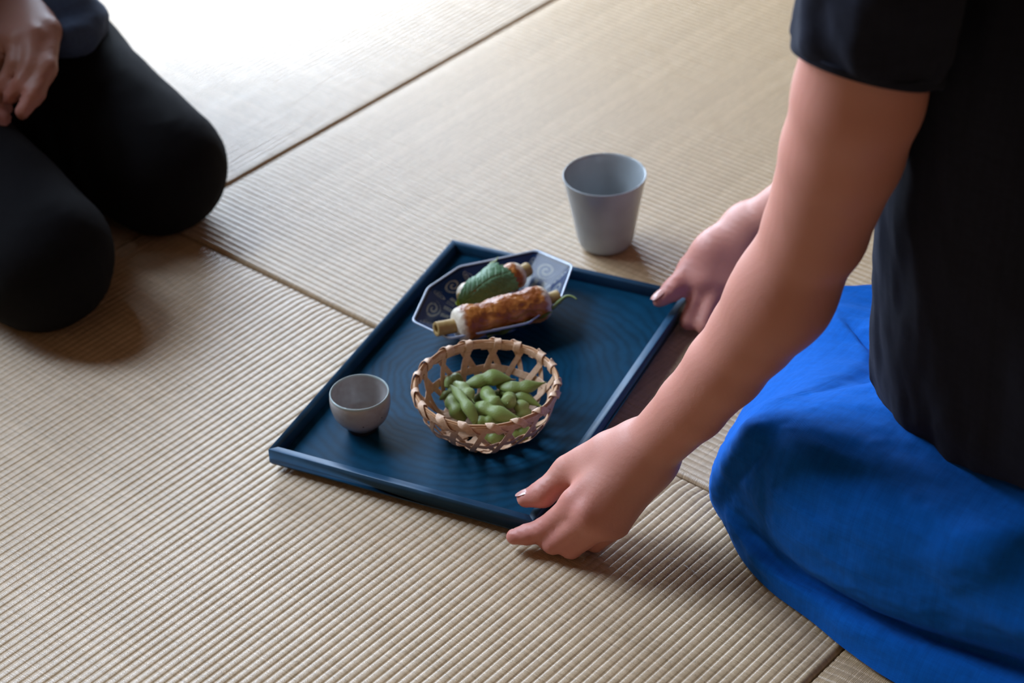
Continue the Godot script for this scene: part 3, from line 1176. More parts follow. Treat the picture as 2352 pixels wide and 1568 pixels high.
# ---------------------------------------------------------------- basket of green soybeans
func basket_of_pods() -> void:
	var c := Vector3(0.4799, 0.0112, 0.0573)
	var t := thing("bamboo_basket", "round open-weave bamboo basket with a bound rim, full of green soybean pods, on the tray", "basket", c)
	# wall section: (radius, height) from the rim down and in under the bottom
	var prof := curve2([Vector2(0.0592, 0.0425), Vector2(0.0586, 0.0365), Vector2(0.056, 0.0275), Vector2(0.051, 0.0175), Vector2(0.0448, 0.0088), Vector2(0.0385, 0.0042), Vector2(0.03, 0.0022), Vector2(0.018, 0.0016), Vector2(0.006, 0.0014)], 8)
	var dist := PackedFloat32Array([0.0])
	for i in range(1, prof.size()):
		dist.append(dist[i - 1] + prof[i].distance_to(prof[i - 1]))
	var at_s := func(s: float, a: float, lift: float) -> Array:
		var i := 0
		while i < prof.size() - 2 and dist[i + 1] < s:
			i += 1
		var f := clampf((s - dist[i]) / (dist[i + 1] - dist[i]), 0.0, 1.0)
		var p := prof[i].lerp(prof[i + 1], f)
		var tan := (prof[i + 1] - prof[i]).normalized()
		var nor := Vector2(-tan.y, tan.x) # outwards
		if nor.x < 0.0 and s < 0.05:
			nor = -nor
		if s >= 0.05 and nor.y > 0.0:
			nor = -nor
		# rounded hexagon towards the bottom, a circle at the rim
		var hexa := 1.0 + 0.045 * clampf(s / 0.04, 0.0, 1.0) * cos(6.0 * a + 0.9)
		var d := Vector3(cos(a), 0, sin(a))
		return [c + d * (p.x * hexa + nor.x * lift) + Vector3(0, p.y + nor.y * lift, 0), d * nor.x + Vector3(0, nor.y, 0)]
	var count := 16
	var pitch := TAU / count
	var v := 0.025
	for hand in [1.0, -1.0]:
		for i in count:
			var line := PackedVector3Array()
			var out := PackedVector3Array()
			for k in 15:
				var s := 0.0 + 0.060 * k / 14.0
				var a: float = i * pitch + hand * (s - 0.010) * (pitch * 0.5 / v) + 0.15
				var g: Array = at_s.call(s, a, 0.0007 * hand * (1.0 if k % 4 < 2 else 0.8))
				line.append(g[0])
				out.append(g[1])
			part(t, "bamboo_strip", band(line, out, 0.0056 - 0.0005 * ((i * 7) % 3), 0.0007), M.bamboo)
	for s in [0.0228, 0.0465]:
		var line := PackedVector3Array()
		var out := PackedVector3Array()
		for k in 73:
			var a := TAU * k / 72.0
			var g: Array = at_s.call(s, a, 0.0008 * sin(a * count))
			line.append(g[0])
			out.append(g[1])
		part(t, "hoop_strip", band(line, out, 0.0062, 0.0007), M.bamboo)
	# bottom strips in three directions
	for dirn in 3:
		for k in range(-2, 3):
			var a := dirn * PI / 3.0 + 0.15
			var d := Vector3(cos(a), 0, sin(a))
			var s := Vector3(-d.z, 0, d.x)
			var off := k * 0.0135 + 0.003
			var reach := sqrt(maxf(0.0382 * 0.0382 - off * off, 0.0))
			var line := PackedVector3Array()
			var out := PackedVector3Array()
			for q in 9:
				var f := q / 8.0 * 2.0 - 1.0
				line.append(c + s * off + d * (reach * f) + Vector3(0, 0.0014 + 0.0006 * dirn + 0.0024 * pow(absf(f), 4.0), 0))
				out.append(Vector3.UP)
			part(t, "bottom_strip", band(line, out, 0.0068, 0.0006), M.bamboo)
	# rim: an inner and an outer hoop with a filler on top, bound with a split cane
	for h in [[0.0600, 0.0418, 0.0062, 1.0], [0.0573, 0.0420, 0.0062, -1.0]]:
		var line := PackedVector3Array()
		var out := PackedVector3Array()
		for k in 97:
			var a := TAU * k / 96.0
			var d := Vector3(cos(a), 0, sin(a))
			line.append(c + d * float(h[0]) + Vector3(0, h[1], 0))
			out.append(d * float(h[3]))
		part(t, "rim_hoop", band(line, out, h[2], 0.0011), M.bamboo)
	for q in [[0.0596, 0.0445], [0.0579, 0.0447], [0.0588, 0.0456]]:
		var line := []
		for k in 48:
			var a := TAU * k / 48.0
			line.append(c + Vector3(cos(a), 0, sin(a)) * (float(q[0]) + 0.0003 * sin(k * 2.3)) + Vector3(0, float(q[1]) + 0.0003 * sin(k * 1.7 + float(q[0]) * 900.0), 0))
		var loop := curve3(line, 2, true)
		loop.append(loop[0])
		part(t, "rim_filler", tube(loop, [0.0010], 6), M.bamboo_edge)
	var wraps := 17
	for i in wraps:
		var a0 := TAU * (i + 0.2 * sin(i * 3.1)) / wraps
		var line := PackedVector3Array()
		var out := PackedVector3Array()
		# once round the section, slanting forward: from outside low, over the top, down the inside, back under
		for k in 25:
			var f := k / 24.0
			var th := -2.0 + f * TAU * 0.98
			var a := a0 + 0.20 * (f - 0.5) + 0.05 * sin(th)
			var d := Vector3(cos(a), 0, sin(a))
			var x := 0.0030 * signf(cos(th)) * pow(absf(cos(th)), 0.6)
			var y := 0.0045 * signf(sin(th)) * pow(absf(sin(th)), 0.6)
			line.append(c + d * (0.0587 + x) + Vector3(0, 0.0424 + y, 0))
			out.append((d * cos(th) * 1.7 + Vector3(0, sin(th), 0)).normalized())
		part(t, "rim_binding", band(line, out, 0.0066 + 0.0006 * sin(i * 5.0), 0.0009), M.bamboo)

	pod("pod lying along the back of the pile, two beans bulging", [Vector3(0.4477, 0.034, 0.0502), Vector3(0.4557, 0.037, 0.0414), Vector3(0.4638, 0.039, 0.0316), Vector3(0.4767, 0.038, 0.0231)], [0.0025, 0.006, 0.0075, 0.0018], 0, 0.7, true)
	pod("flat pod reaching right against the basket wall", [Vector3(0.4682, 0.033, 0.0327), Vector3(0.4823, 0.036, 0.0292), Vector3(0.4931, 0.037, 0.021), Vector3(0.4992, 0.036, 0.0092)], [0.002, 0.0058, 0.0062, 0.0012], 1, 0.55, false)
	pod("slender pod slanting down to the right rim", [Vector3(0.4712, 0.029, 0.0313), Vector3(0.4821, 0.031, 0.0309), Vector3(0.4937, 0.031, 0.0288), Vector3(0.5116, 0.028, 0.0266)], [0.003, 0.005, 0.0058, 0.001], 1, 0.75, false)
	pod("s-shaped pod standing in the middle of the pile", [Vector3(0.4619, 0.031, 0.0389), Vector3(0.4725, 0.034, 0.0479), Vector3(0.4839, 0.034, 0.0527), Vector3(0.4908, 0.031, 0.0477)], [0.0045, 0.0064, 0.0068, 0.0025], 0, 0.85, false)
	pod("pod seen end-on with its round bean facing the camera", [Vector3(0.4749, 0.022, 0.0198), Vector3(0.4866, 0.031, 0.0373), Vector3(0.4924, 0.035, 0.0448), Vector3(0.4946, 0.0365, 0.0479)], [0.004, 0.0058, 0.0063, 0.002], 2, 0.95, false)
	pod("plump pod leaning behind the round end-on pod", [Vector3(0.5035, 0.018, 0.0382), Vector3(0.5033, 0.025, 0.0393), Vector3(0.5003, 0.029, 0.0378), Vector3(0.4938, 0.029, 0.033)], [0.003, 0.0068, 0.0064, 0.003], 2, 0.8, false)
	pod("long curved pod in front of the pile, two beans bulging", [Vector3(0.4705, 0.031, 0.0619), Vector3(0.4799, 0.033, 0.0625), Vector3(0.4952, 0.033, 0.0603), Vector3(0.5118, 0.029, 0.0512)], [0.0035, 0.0066, 0.0068, 0.001], 0, 0.8, false)
	pod("short pod just inside the front rim", [Vector3(0.4808, 0.026, 0.0771), Vector3(0.4867, 0.029, 0.0737), Vector3(0.4924, 0.029, 0.0693), Vector3(0.4973, 0.026, 0.0643)], [0.002, 0.0052, 0.0052, 0.0014], 1, 0.8, false)
	pod("big dark pod standing at the left of the pile", [Vector3(0.4435, 0.028, 0.0603), Vector3(0.4538, 0.031, 0.0703), Vector3(0.4637, 0.03, 0.076), Vector3(0.4706, 0.024, 0.0765)], [0.004, 0.0074, 0.0074, 0.003], 1, 0.8, true)
	pod("thin pod lying on edge across the left pods", [Vector3(0.4386, 0.035, 0.0575), Vector3(0.4573, 0.039, 0.0665), Vector3(0.4743, 0.038, 0.0743), Vector3(0.4855, 0.03, 0.0777)], [0.0012, 0.0042, 0.0052, 0.0034], 0, 0.6, false)
	pod("short bright pod resting against the thin left pod", [Vector3(0.4399, 0.036, 0.0535), Vector3(0.4519, 0.038, 0.0568), Vector3(0.4616, 0.038, 0.06), Vector3(0.4686, 0.036, 0.0626)], [0.0025, 0.0056, 0.0056, 0.0012], 2, 0.6, false)
	pod("pale pod curving round the far left of the pile", [Vector3(0.4335, 0.028, 0.0557), Vector3(0.4324, 0.032, 0.0509), Vector3(0.4346, 0.033, 0.0455), Vector3(0.4396, 0.031, 0.0437)], [0.003, 0.005, 0.005, 0.002], 2, 0.8, false)
	pod("small pod with its stem tip pointing left at the basket wall", [Vector3(0.4345, 0.024, 0.0675), Vector3(0.4379, 0.027, 0.0629), Vector3(0.4403, 0.028, 0.0567), Vector3(0.4416, 0.027, 0.0516)], [0.001, 0.004, 0.005, 0.002], 1, 0.75, false)
	pod("pod under the pile showing through the middle front opening", [Vector3(0.4838, 0.0175, 0.0735), Vector3(0.4937, 0.0185, 0.0748), Vector3(0.4998, 0.0185, 0.073), Vector3(0.5039, 0.017, 0.0659)], [0.002, 0.0056, 0.0058, 0.002], 0, 0.8, false)
	pod("pod under the pile showing through the right front openings", [Vector3(0.5047, 0.0175, 0.0646), Vector3(0.5113, 0.0185, 0.0611), Vector3(0.5156, 0.0185, 0.0541), Vector3(0.5179, 0.018, 0.0434)], [0.002, 0.0056, 0.0058, 0.002], 1, 0.8, false)
	pod("buried pod filling the middle of the pile", [Vector3(0.4561, 0.02, 0.0502), Vector3(0.4611, 0.022, 0.042), Vector3(0.4686, 0.022, 0.0339), Vector3(0.4796, 0.02, 0.0243)], [0.003, 0.0062, 0.0062, 0.003], 1, 0.8, false)
	pod("buried pod beneath the long front pod", [Vector3(0.468, 0.02, 0.0637), Vector3(0.4785, 0.022, 0.0589), Vector3(0.4924, 0.022, 0.0556), Vector3(0.5045, 0.02, 0.0504)], [0.003, 0.006, 0.006, 0.003], 1, 0.8, false)

func pod(label: String, pts: Array, rad: Array, tone: int, flat: float, stalk: bool) -> void:
	var mid: Vector3 = (pts[1] + pts[2]) * 0.5
	var t := thing("soybean_pod", "green soybean " + label, "soybean pod", mid - Vector3(0, 0.005, 0), "green soybean pods in the basket")
	var line := curve3(pts, 8)
	var n := line.size()
	var r := []
	for k in n:
		var f := float(k) / (n - 1) * 3.0
		var i := mini(int(f), 2)
		var w := smoothstep(0.0, 1.0, f - i)
		var base := lerpf(rad[i], rad[i + 1], w)
		# pinched between the beans
		base *= 1.0 - 0.16 * exp(-pow((f - 1.5) / 0.22, 2.0)) + 0.06 * (exp(-pow((f - 1.0) / 0.25, 2.0)) + exp(-pow((f - 2.0) / 0.25, 2.0)))
		if k == 0 or k == n - 1:
			base *= 0.5
		r.append(base)
	part(t, "shell", tube(line, r, 18, Vector3(0.2, 1.0, 0.3).normalized(), flat), M.pods[tone])
	var e := line[n - 1]
	var d := (e - line[n - 3]).normalized()
	part(t, "tip", tube(PackedVector3Array([e - d * 0.001, e + d * 0.0015, e + d * 0.004 + Vector3(0, 0.0006, 0)]), [0.0010, 0.0007, 0.0003], 8), M.stem if stalk else M.pods[1])

# a wisp of white thread on the mat
func lint() -> void:
	var a := Vector3(0.7062, 0.001, 0.0855)
	var t := thing("thread", "tiny white wisp of thread lying on the mat before the blue skirt", "thread", a)
	part(t, "strand", tube(curve3([Vector3(0.705, 0.0008, 0.0861), Vector3(0.7097, 0.0016, 0.0874), Vector3(0.714, 0.001, 0.0876), Vector3(0.7191, 0.0008, 0.0889)], 5), [0.0003, 0.0005, 0.0003], 6), M.lint)
	part(t, "strand", tube(curve3([Vector3(0.6897, 0.0008, 0.0904), Vector3(0.6923, 0.0016, 0.0877), Vector3(0.6957, 0.0008, 0.0844)], 5), [0.0002, 0.0003, 0.0002], 6), M.lint)

# ---------------------------------------------------------------- people
func skin_tint(base: Color, spots: Array) -> Callable:
	var n := FastNoiseLite.new()
	n.seed = 61
	n.frequency = 14.0
	return func(p: Vector3) -> Color:
		var c := base
		for s in spots:
			var d: float = (p - (s[0] as Vector3)).length() / float(s[1])
			if d < 1.0:
				c = c.lerp(s[2], (1.0 - d * d) * float(s[3]))
		var v := 1.0 + 0.07 * n.get_noise_3d(p.x, p.y, p.z)
		return Color(c.r * v, c.g * v, c.b * v)

# nail on the last joint of a finger
func nail(under: Node3D, from: Vector3, tip: Vector3, face: Vector3, rad: float, length: float) -> void:
	var d := (tip - from).normalized()
	var f := (face - d * face.dot(d)).normalized()
	var s := d.cross(f)
	var rows := []
	for j in 9:
		var v := j / 8.0
		var r := PackedVector3Array()
		var w := 0.95 * sqrt(clampf(1.0 - pow(absf(2.0 * v - 0.85) / 1.35, 4.0), 0.1, 1.0))
		for i in 9:
			var a := (i / 8.0 * 2.0 - 1.0) * w
			r.append(tip + d * (rad * 0.85 - length * (1.0 - v)) + (f * cos(a) + s * sin(a)) * (rad * (1.045 - 0.30 * v * v * v)) )
		rows.append(r)
	part(under, "fingernail", grid_mesh(rows), M.nail)

func head_bones(f: Field, at: Vector3, look: Vector3, neck: Vector3, tilt_up: Vector3) -> void:
	var fw := look.normalized()
	var up := (tilt_up - fw * tilt_up.dot(fw)).normalized()
	var sd := fw.cross(up)
	f.bone(neck, at - up * 0.05, 0.052, 0.05, 0.03)
	f.bone(at + up * 0.03 - fw * 0.02, at + up * 0.03 + fw * 0.015, 0.078, 0.074, 0.03)
	f.bone(at - up * 0.01 + fw * 0.03, at - up * 0.075 + fw * 0.055, 0.056, 0.034, 0.03)
	f.bone(at - up * 0.012 + fw * 0.088, at - up * 0.034 + fw * 0.104, 0.008, 0.011, 0.012)
	for s in [-1.0, 1.0]:
		f.bone(at - up * 0.035 + fw * 0.045 + sd * (0.035 * s), at - up * 0.02 + fw * 0.05 + sd * (0.034 * s), 0.028, 0.026, 0.02)
		f.bone(at + up * 0.003 + fw * 0.094 + sd * (0.032 * s), at + up * 0.002 + fw * 0.094 + sd * (0.034 * s), 0.013, 0.013, 0.01, Vector3.ZERO, 1.0, 1)
		f.bone(at - up * 0.02 - fw * 0.005 + sd * (0.076 * s), at + up * 0.018 - fw * 0.012 + sd * (0.080 * s), 0.012, 0.014, 0.008, sd, 1.7)
	f.bone(at - up * 0.062 + fw * 0.086 + sd * 0.018, at - up * 0.062 + fw * 0.086 - sd * 0.018, 0.0075, 0.0075, 0.008)
	f.bone(at - up * 0.0625 + fw * 0.096 + sd * 0.018, at - up * 0.0625 + fw * 0.096 - sd * 0.018, 0.002, 0.002, 0.003, Vector3.ZERO, 1.0, 1)

func face_parts(under: Node3D, body: Node3D, at: Vector3, look: Vector3, tilt_up: Vector3, long_hair: bool) -> void:
	var fw := look.normalized()
	var up := (tilt_up - fw * tilt_up.dot(fw)).normalized()
	var sd := fw.cross(up)
	var h := Field.new()
	h.bone(at + up * 0.045 - fw * 0.03, at + up * 0.045 + fw * 0.012, 0.084, 0.079, 0.02)
	h.bone(at + up * 0.0 - fw * 0.055, at - up * 0.04 - fw * 0.06, 0.06, 0.045, 0.03)
	if long_hair:
		h.bone(at - up * 0.01 - fw * 0.11, at - up * 0.01 - fw * 0.125, 0.036, 0.034, 0.012)
	h.bone(at - up * 0.045 + fw * 0.09, at + up * 0.012 + fw * 0.11, 0.085, 0.062, 0.01, Vector3.ZERO, 1.0, 1)
	part(under, "hair", body_mesh([h.nets(at - Vector3.ONE * 0.2, at + Vector3.ONE * 0.2, 0.007)]), M.hair)
	for s in [-1.0, 1.0]:
		var b := SphereMesh.new()
		b.radius = 0.0105
		b.height = 0.021
		var o := part(body, "eye", b, M.eye)
		o.position += at + up * 0.002 + fw * 0.079 + sd * (0.033 * s)

func server() -> void:
	var t := thing("person", "kneeling person in a black blouse and bright blue skirt, both hands holding the tray", "person", Vector3(1.0, 0, -0.12), "people kneeling on the tatami")
	var fw := Vector3(-0.963, 0, 0.27)
	var shoulder := Vector3(0.828, 0.515, 0.0562)
	var upper := Vector3(0.8148, 0.4321, 0.0552)
	var elbow := Vector3(0.7611, 0.2557, 0.0516)
	var wrist := Vector3(0.6585, 0.08, 0.0787)
	var f := Field.new()
	# near arm
	f.chain([shoulder, upper, Vector3(0.8023, 0.3854, 0.0501), Vector3(0.7828, 0.3156, 0.0472), elbow], [0.0425, 0.0415, 0.0398, 0.0352, 0.0305], 0.02)
	f.chain([elbow, Vector3(0.7413, 0.2174, 0.0568), Vector3(0.723, 0.1834, 0.063), Vector3(0.6986, 0.1414, 0.0693), wrist], [0.0306, 0.0308, 0.0288, 0.0258, 0.0222], 0.03)
	var im := Vector3(0.6278, 0.0445, 0.1242)
	var mm := Vector3(0.6446, 0.044, 0.1279)
	var rm := Vector3(0.6538, 0.0385, 0.1215)
	var pm := Vector3(0.6574, 0.032, 0.1091)
	f.bone(wrist, im, 0.0212, 0.0112, 0.018)
	f.bone(wrist, mm, 0.0212, 0.0112, 0.014)
	f.bone(wrist, rm, 0.0212, 0.0110, 0.014)
	f.bone(wrist, pm, 0.0200, 0.0105, 0.014)
	# thumb
	var tc := Vector3(0.6319, 0.07, 0.0849)
	var tm := Vector3(0.6016, 0.05, 0.0995)
	var ti := Vector3(0.5929, 0.0365, 0.12)
	var tt := Vector3(0.5819, 0.0315, 0.1283)
	f.bone(wrist, tc, 0.020, 0.0165, 0.015)
	f.bone(tc, tm, 0.0165, 0.0118, 0.014)
	f.bone(im.lerp(wrist, 0.35), tc.lerp(tm, 0.6), 0.009, 0.010, 0.016)
	f.chain([tm, ti, tt], [0.0116, 0.0099, 0.0072], 0.006)
	# fingers
	var ip := Vector3(0.6079, 0.0205, 0.1386)
	var id := Vector3(0.5976, 0.0148, 0.1455)
	var it := Vector3(0.5896, 0.013, 0.1524)
	f.chain([im, ip, id, it], [0.0110, 0.0086, 0.0078, 0.0064], 0.004)
	f.chain([mm, Vector3(0.6181, 0.0125, 0.1391), Vector3(0.6091, 0.0085, 0.1358), Vector3(0.6119, 0.008, 0.1328)], [0.0108, 0.0086, 0.0074, 0.0066], 0.003)
	f.chain([rm, Vector3(0.6317, 0.011, 0.1334), Vector3(0.6211, 0.0082, 0.1312), Vector3(0.6221, 0.008, 0.1261)], [0.0104, 0.0084, 0.0072, 0.0064], 0.003)
	f.chain([pm, Vector3(0.6418, 0.0098, 0.1159), Vector3(0.6337, 0.0078, 0.1167), Vector3(0.632, 0.0075, 0.1124)], [0.0098, 0.0074, 0.0064, 0.0056], 0.003)
	# knuckles and tendons
	f.bone(im + Vector3(0, 0.004, 0), im + Vector3(0, 0.004, 0), 0.0085, 0.0085, 0.008)
	f.bone(mm + Vector3(0, 0.004, 0.001), mm + Vector3(0, 0.004, 0.001), 0.008, 0.008, 0.008)
	for q in [[im, 0.2], [mm, 0.15], [rm, 0.2]]:
		var e: Vector3 = q[0] + Vector3(0, 0.0105, 0.001)
		f.bone(wrist.lerp(e, q[1]) + Vector3(0, 0.0125, 0.003), e, 0.0028, 0.0028, 0.01)
	var g := Field.new()
	# far arm
	var shoulder2 := shoulder + Vector3(-0.088, 0.0, -0.325)
	var wrist2 := Vector3(0.5312, 0.072, -0.2411)
	var elbow2 := Vector3(0.70, 0.245, -0.335)
	g.bone(shoulder2, elbow2, 0.043, 0.033, 0.02)
	g.bone(elbow2, elbow2.lerp(wrist2, 0.3), 0.033, 0.032, 0.02)
	g.bone(elbow2.lerp(wrist2, 0.3), wrist2, 0.032, 0.0215, 0.02)
	var tm2 := Vector3(0.503, 0.045, -0.1942)
	g.bone(wrist2, Vector3(0.5144, 0.058, -0.2109), 0.0205, 0.0185, 0.015)
	g.bone(Vector3(0.5172, 0.06, -0.2136), tm2, 0.0180, 0.0118, 0.014)
	g.chain([tm2, Vector3(0.5021, 0.0365, -0.1684), Vector3(0.498, 0.0315, -0.153)], [0.0112, 0.0094, 0.0070], 0.008)
	var im2 := Vector3(0.5194, 0.04, -0.189)
	var mm2 := Vector3(0.5315, 0.041, -0.1946)
	var rm2 := Vector3(0.5437, 0.0415, -0.2012)
	var pm2 := Vector3(0.5516, 0.042, -0.2098)
	for q in [im2, mm2, rm2, pm2]:
		g.bone(wrist2, q, 0.0195, 0.0098, 0.012)
	g.bone(Vector3(0.5132, 0.05, -0.2075), im2, 0.0135, 0.0095, 0.012)
	g.chain([im2, Vector3(0.5214, 0.0118, -0.1649), Vector3(0.517, 0.0128, -0.1734), Vector3(0.5206, 0.0175, -0.1813)], [0.0096, 0.0080, 0.0074, 0.0064], 0.003)
	g.chain([mm2, Vector3(0.5369, 0.0115, -0.1672), Vector3(0.5308, 0.0125, -0.1742), Vector3(0.5339, 0.019, -0.1802)], [0.0096, 0.0080, 0.0074, 0.0064], 0.002)
	g.chain([rm2, Vector3(0.5468, 0.0118, -0.181), Vector3(0.533, 0.016, -0.1918), Vector3(0.5319, 0.025, -0.2003)], [0.0094, 0.0078, 0.0072, 0.0062], 0.002)
	g.chain([pm2, Vector3(0.5526, 0.011, -0.2005), Vector3(0.5422, 0.013, -0.2069), Vector3(0.541, 0.018, -0.2098)], [0.0086, 0.0072, 0.0064, 0.0056], 0.002)
	# trunk, head and legs
	var b := Field.new()
	var hip := Vector3(1.06, 0.17, -0.14)
	var left := Vector3(0.27, 0, 0.963)
	var chest := Vector3(0.83, 0.45, -0.11)
	b.bone(hip - left * 0.06, hip + left * 0.06, 0.08, 0.08, 0.03)
	b.bone(hip, chest, 0.08, 0.075, 0.05)
	b.bone(chest - left * 0.05, chest + left * 0.05, 0.07, 0.07, 0.04)
	b.bone(shoulder2.lerp(shoulder, 0.05) - Vector3(0, 0.015, 0), shoulder2.lerp(shoulder, 0.95) - Vector3(0, 0.015, 0), 0.03, 0.03, 0.03)
	b.bone(shoulder, shoulder.lerp(upper, 0.5), 0.043, 0.0405, 0.02)
	b.bone(shoulder2, shoulder2.lerp(elbow2, 0.3), 0.043, 0.040, 0.02)
	var neck := shoulder.lerp(shoulder2, 0.5) + Vector3(-0.01, 0.05, 0)
	var head := neck + Vector3(-0.075, 0.125, 0.015)
	var look := fw + Vector3(0, -0.85, 0)
	head_bones(b, head, look, neck - Vector3(-0.02, 0.04, 0), Vector3.UP)
	for s in [1.0, -1.0]:
		var knee := Vector3(0.7408, 0.072, 0.0399) if s > 0.0 else Vector3(0.6754, 0.045, -0.1735)
		var h2: Vector3 = hip + left * (0.09 * s) - Vector3(0, 0.0 if s > 0.0 else 0.035, 0)
		b.bone(knee - fw * 0.05, h2, 0.034, 0.055, 0.02)
		b.bone(knee - fw * 0.06 - Vector3(0, 0.03, 0), h2 + Vector3(0.02, -0.115, 0), 0.03, 0.028, 0.02)
		b.bone(h2 + Vector3(0.02, -0.12, 0), h2 + Vector3(0.16, -0.14, 0), 0.03, 0.025, 0.02)
	var red := Color(0.56, 0.21, 0.18)
	var tint := skin_tint(Color(0.54, 0.235, 0.175), [
		[im, 0.03, red, 0.35], [mm, 0.03, red, 0.3], [ip, 0.025, red, 0.45], [it, 0.02, red, 0.5], [tt, 0.022, red, 0.45], [ti, 0.02, red, 0.4], [Vector3(0.6181, 0.0125, 0.1391), 0.025, red, 0.45],
		[Vector3(0.6317, 0.011, 0.1334), 0.025, red, 0.4], [elbow, 0.06, Color(0.42, 0.17, 0.12), 0.4], [im2, 0.06, red, 0.4], [Vector3(0.498, 0.0315, -0.153), 0.03, red, 0.35], [wrist, 0.05, Color(0.54, 0.26, 0.21), 0.5]])
	var body := part(t, "body", body_mesh([
		f.nets(Vector3(0.55, 0.0, -0.03), Vector3(0.90, 0.56, 0.19), 0.0030),
		g.nets(Vector3(0.44, 0.0, -0.40), Vector3(0.80, 0.60, -0.13), 0.0040),
		b.nets(Vector3(0.5, 0.0, -0.42), Vector3(1.34, 0.92, 0.16), 0.0120)], tint), M.skin)
	nail(body, ti, tt, Vector3(-0.35, 0.9, -0.35), 0.0076, 0.0145)
	nail(body, Vector3(0.5021, 0.0365, -0.1684), Vector3(0.498, 0.0315, -0.153), Vector3(-0.5, 0.9, -0.1), 0.0076, 0.012)
	nail(body, Vector3(0.517, 0.0128, -0.1734), Vector3(0.5206, 0.0175, -0.1813), Vector3(0.9, 0.6, 0.6), 0.0068, 0.009)
	nail(body, Vector3(0.533, 0.016, -0.1918), Vector3(0.5319, 0.025, -0.2003), Vector3(0.9, 0.4, 0.7), 0.0066, 0.010)
	nail(body, Vector3(0.5308, 0.0125, -0.1742), Vector3(0.5339, 0.019, -0.1802), Vector3(0.9, 0.5, 0.6), 0.0068, 0.009)
	nail(body, id, it, Vector3(-0.2, -0.5, -0.8), 0.0068, 0.010)
	face_parts(t, body, head, look, Vector3.UP, true)
	skirt(t)
	blouse(t, shoulder, upper, shoulder2, elbow2, left)

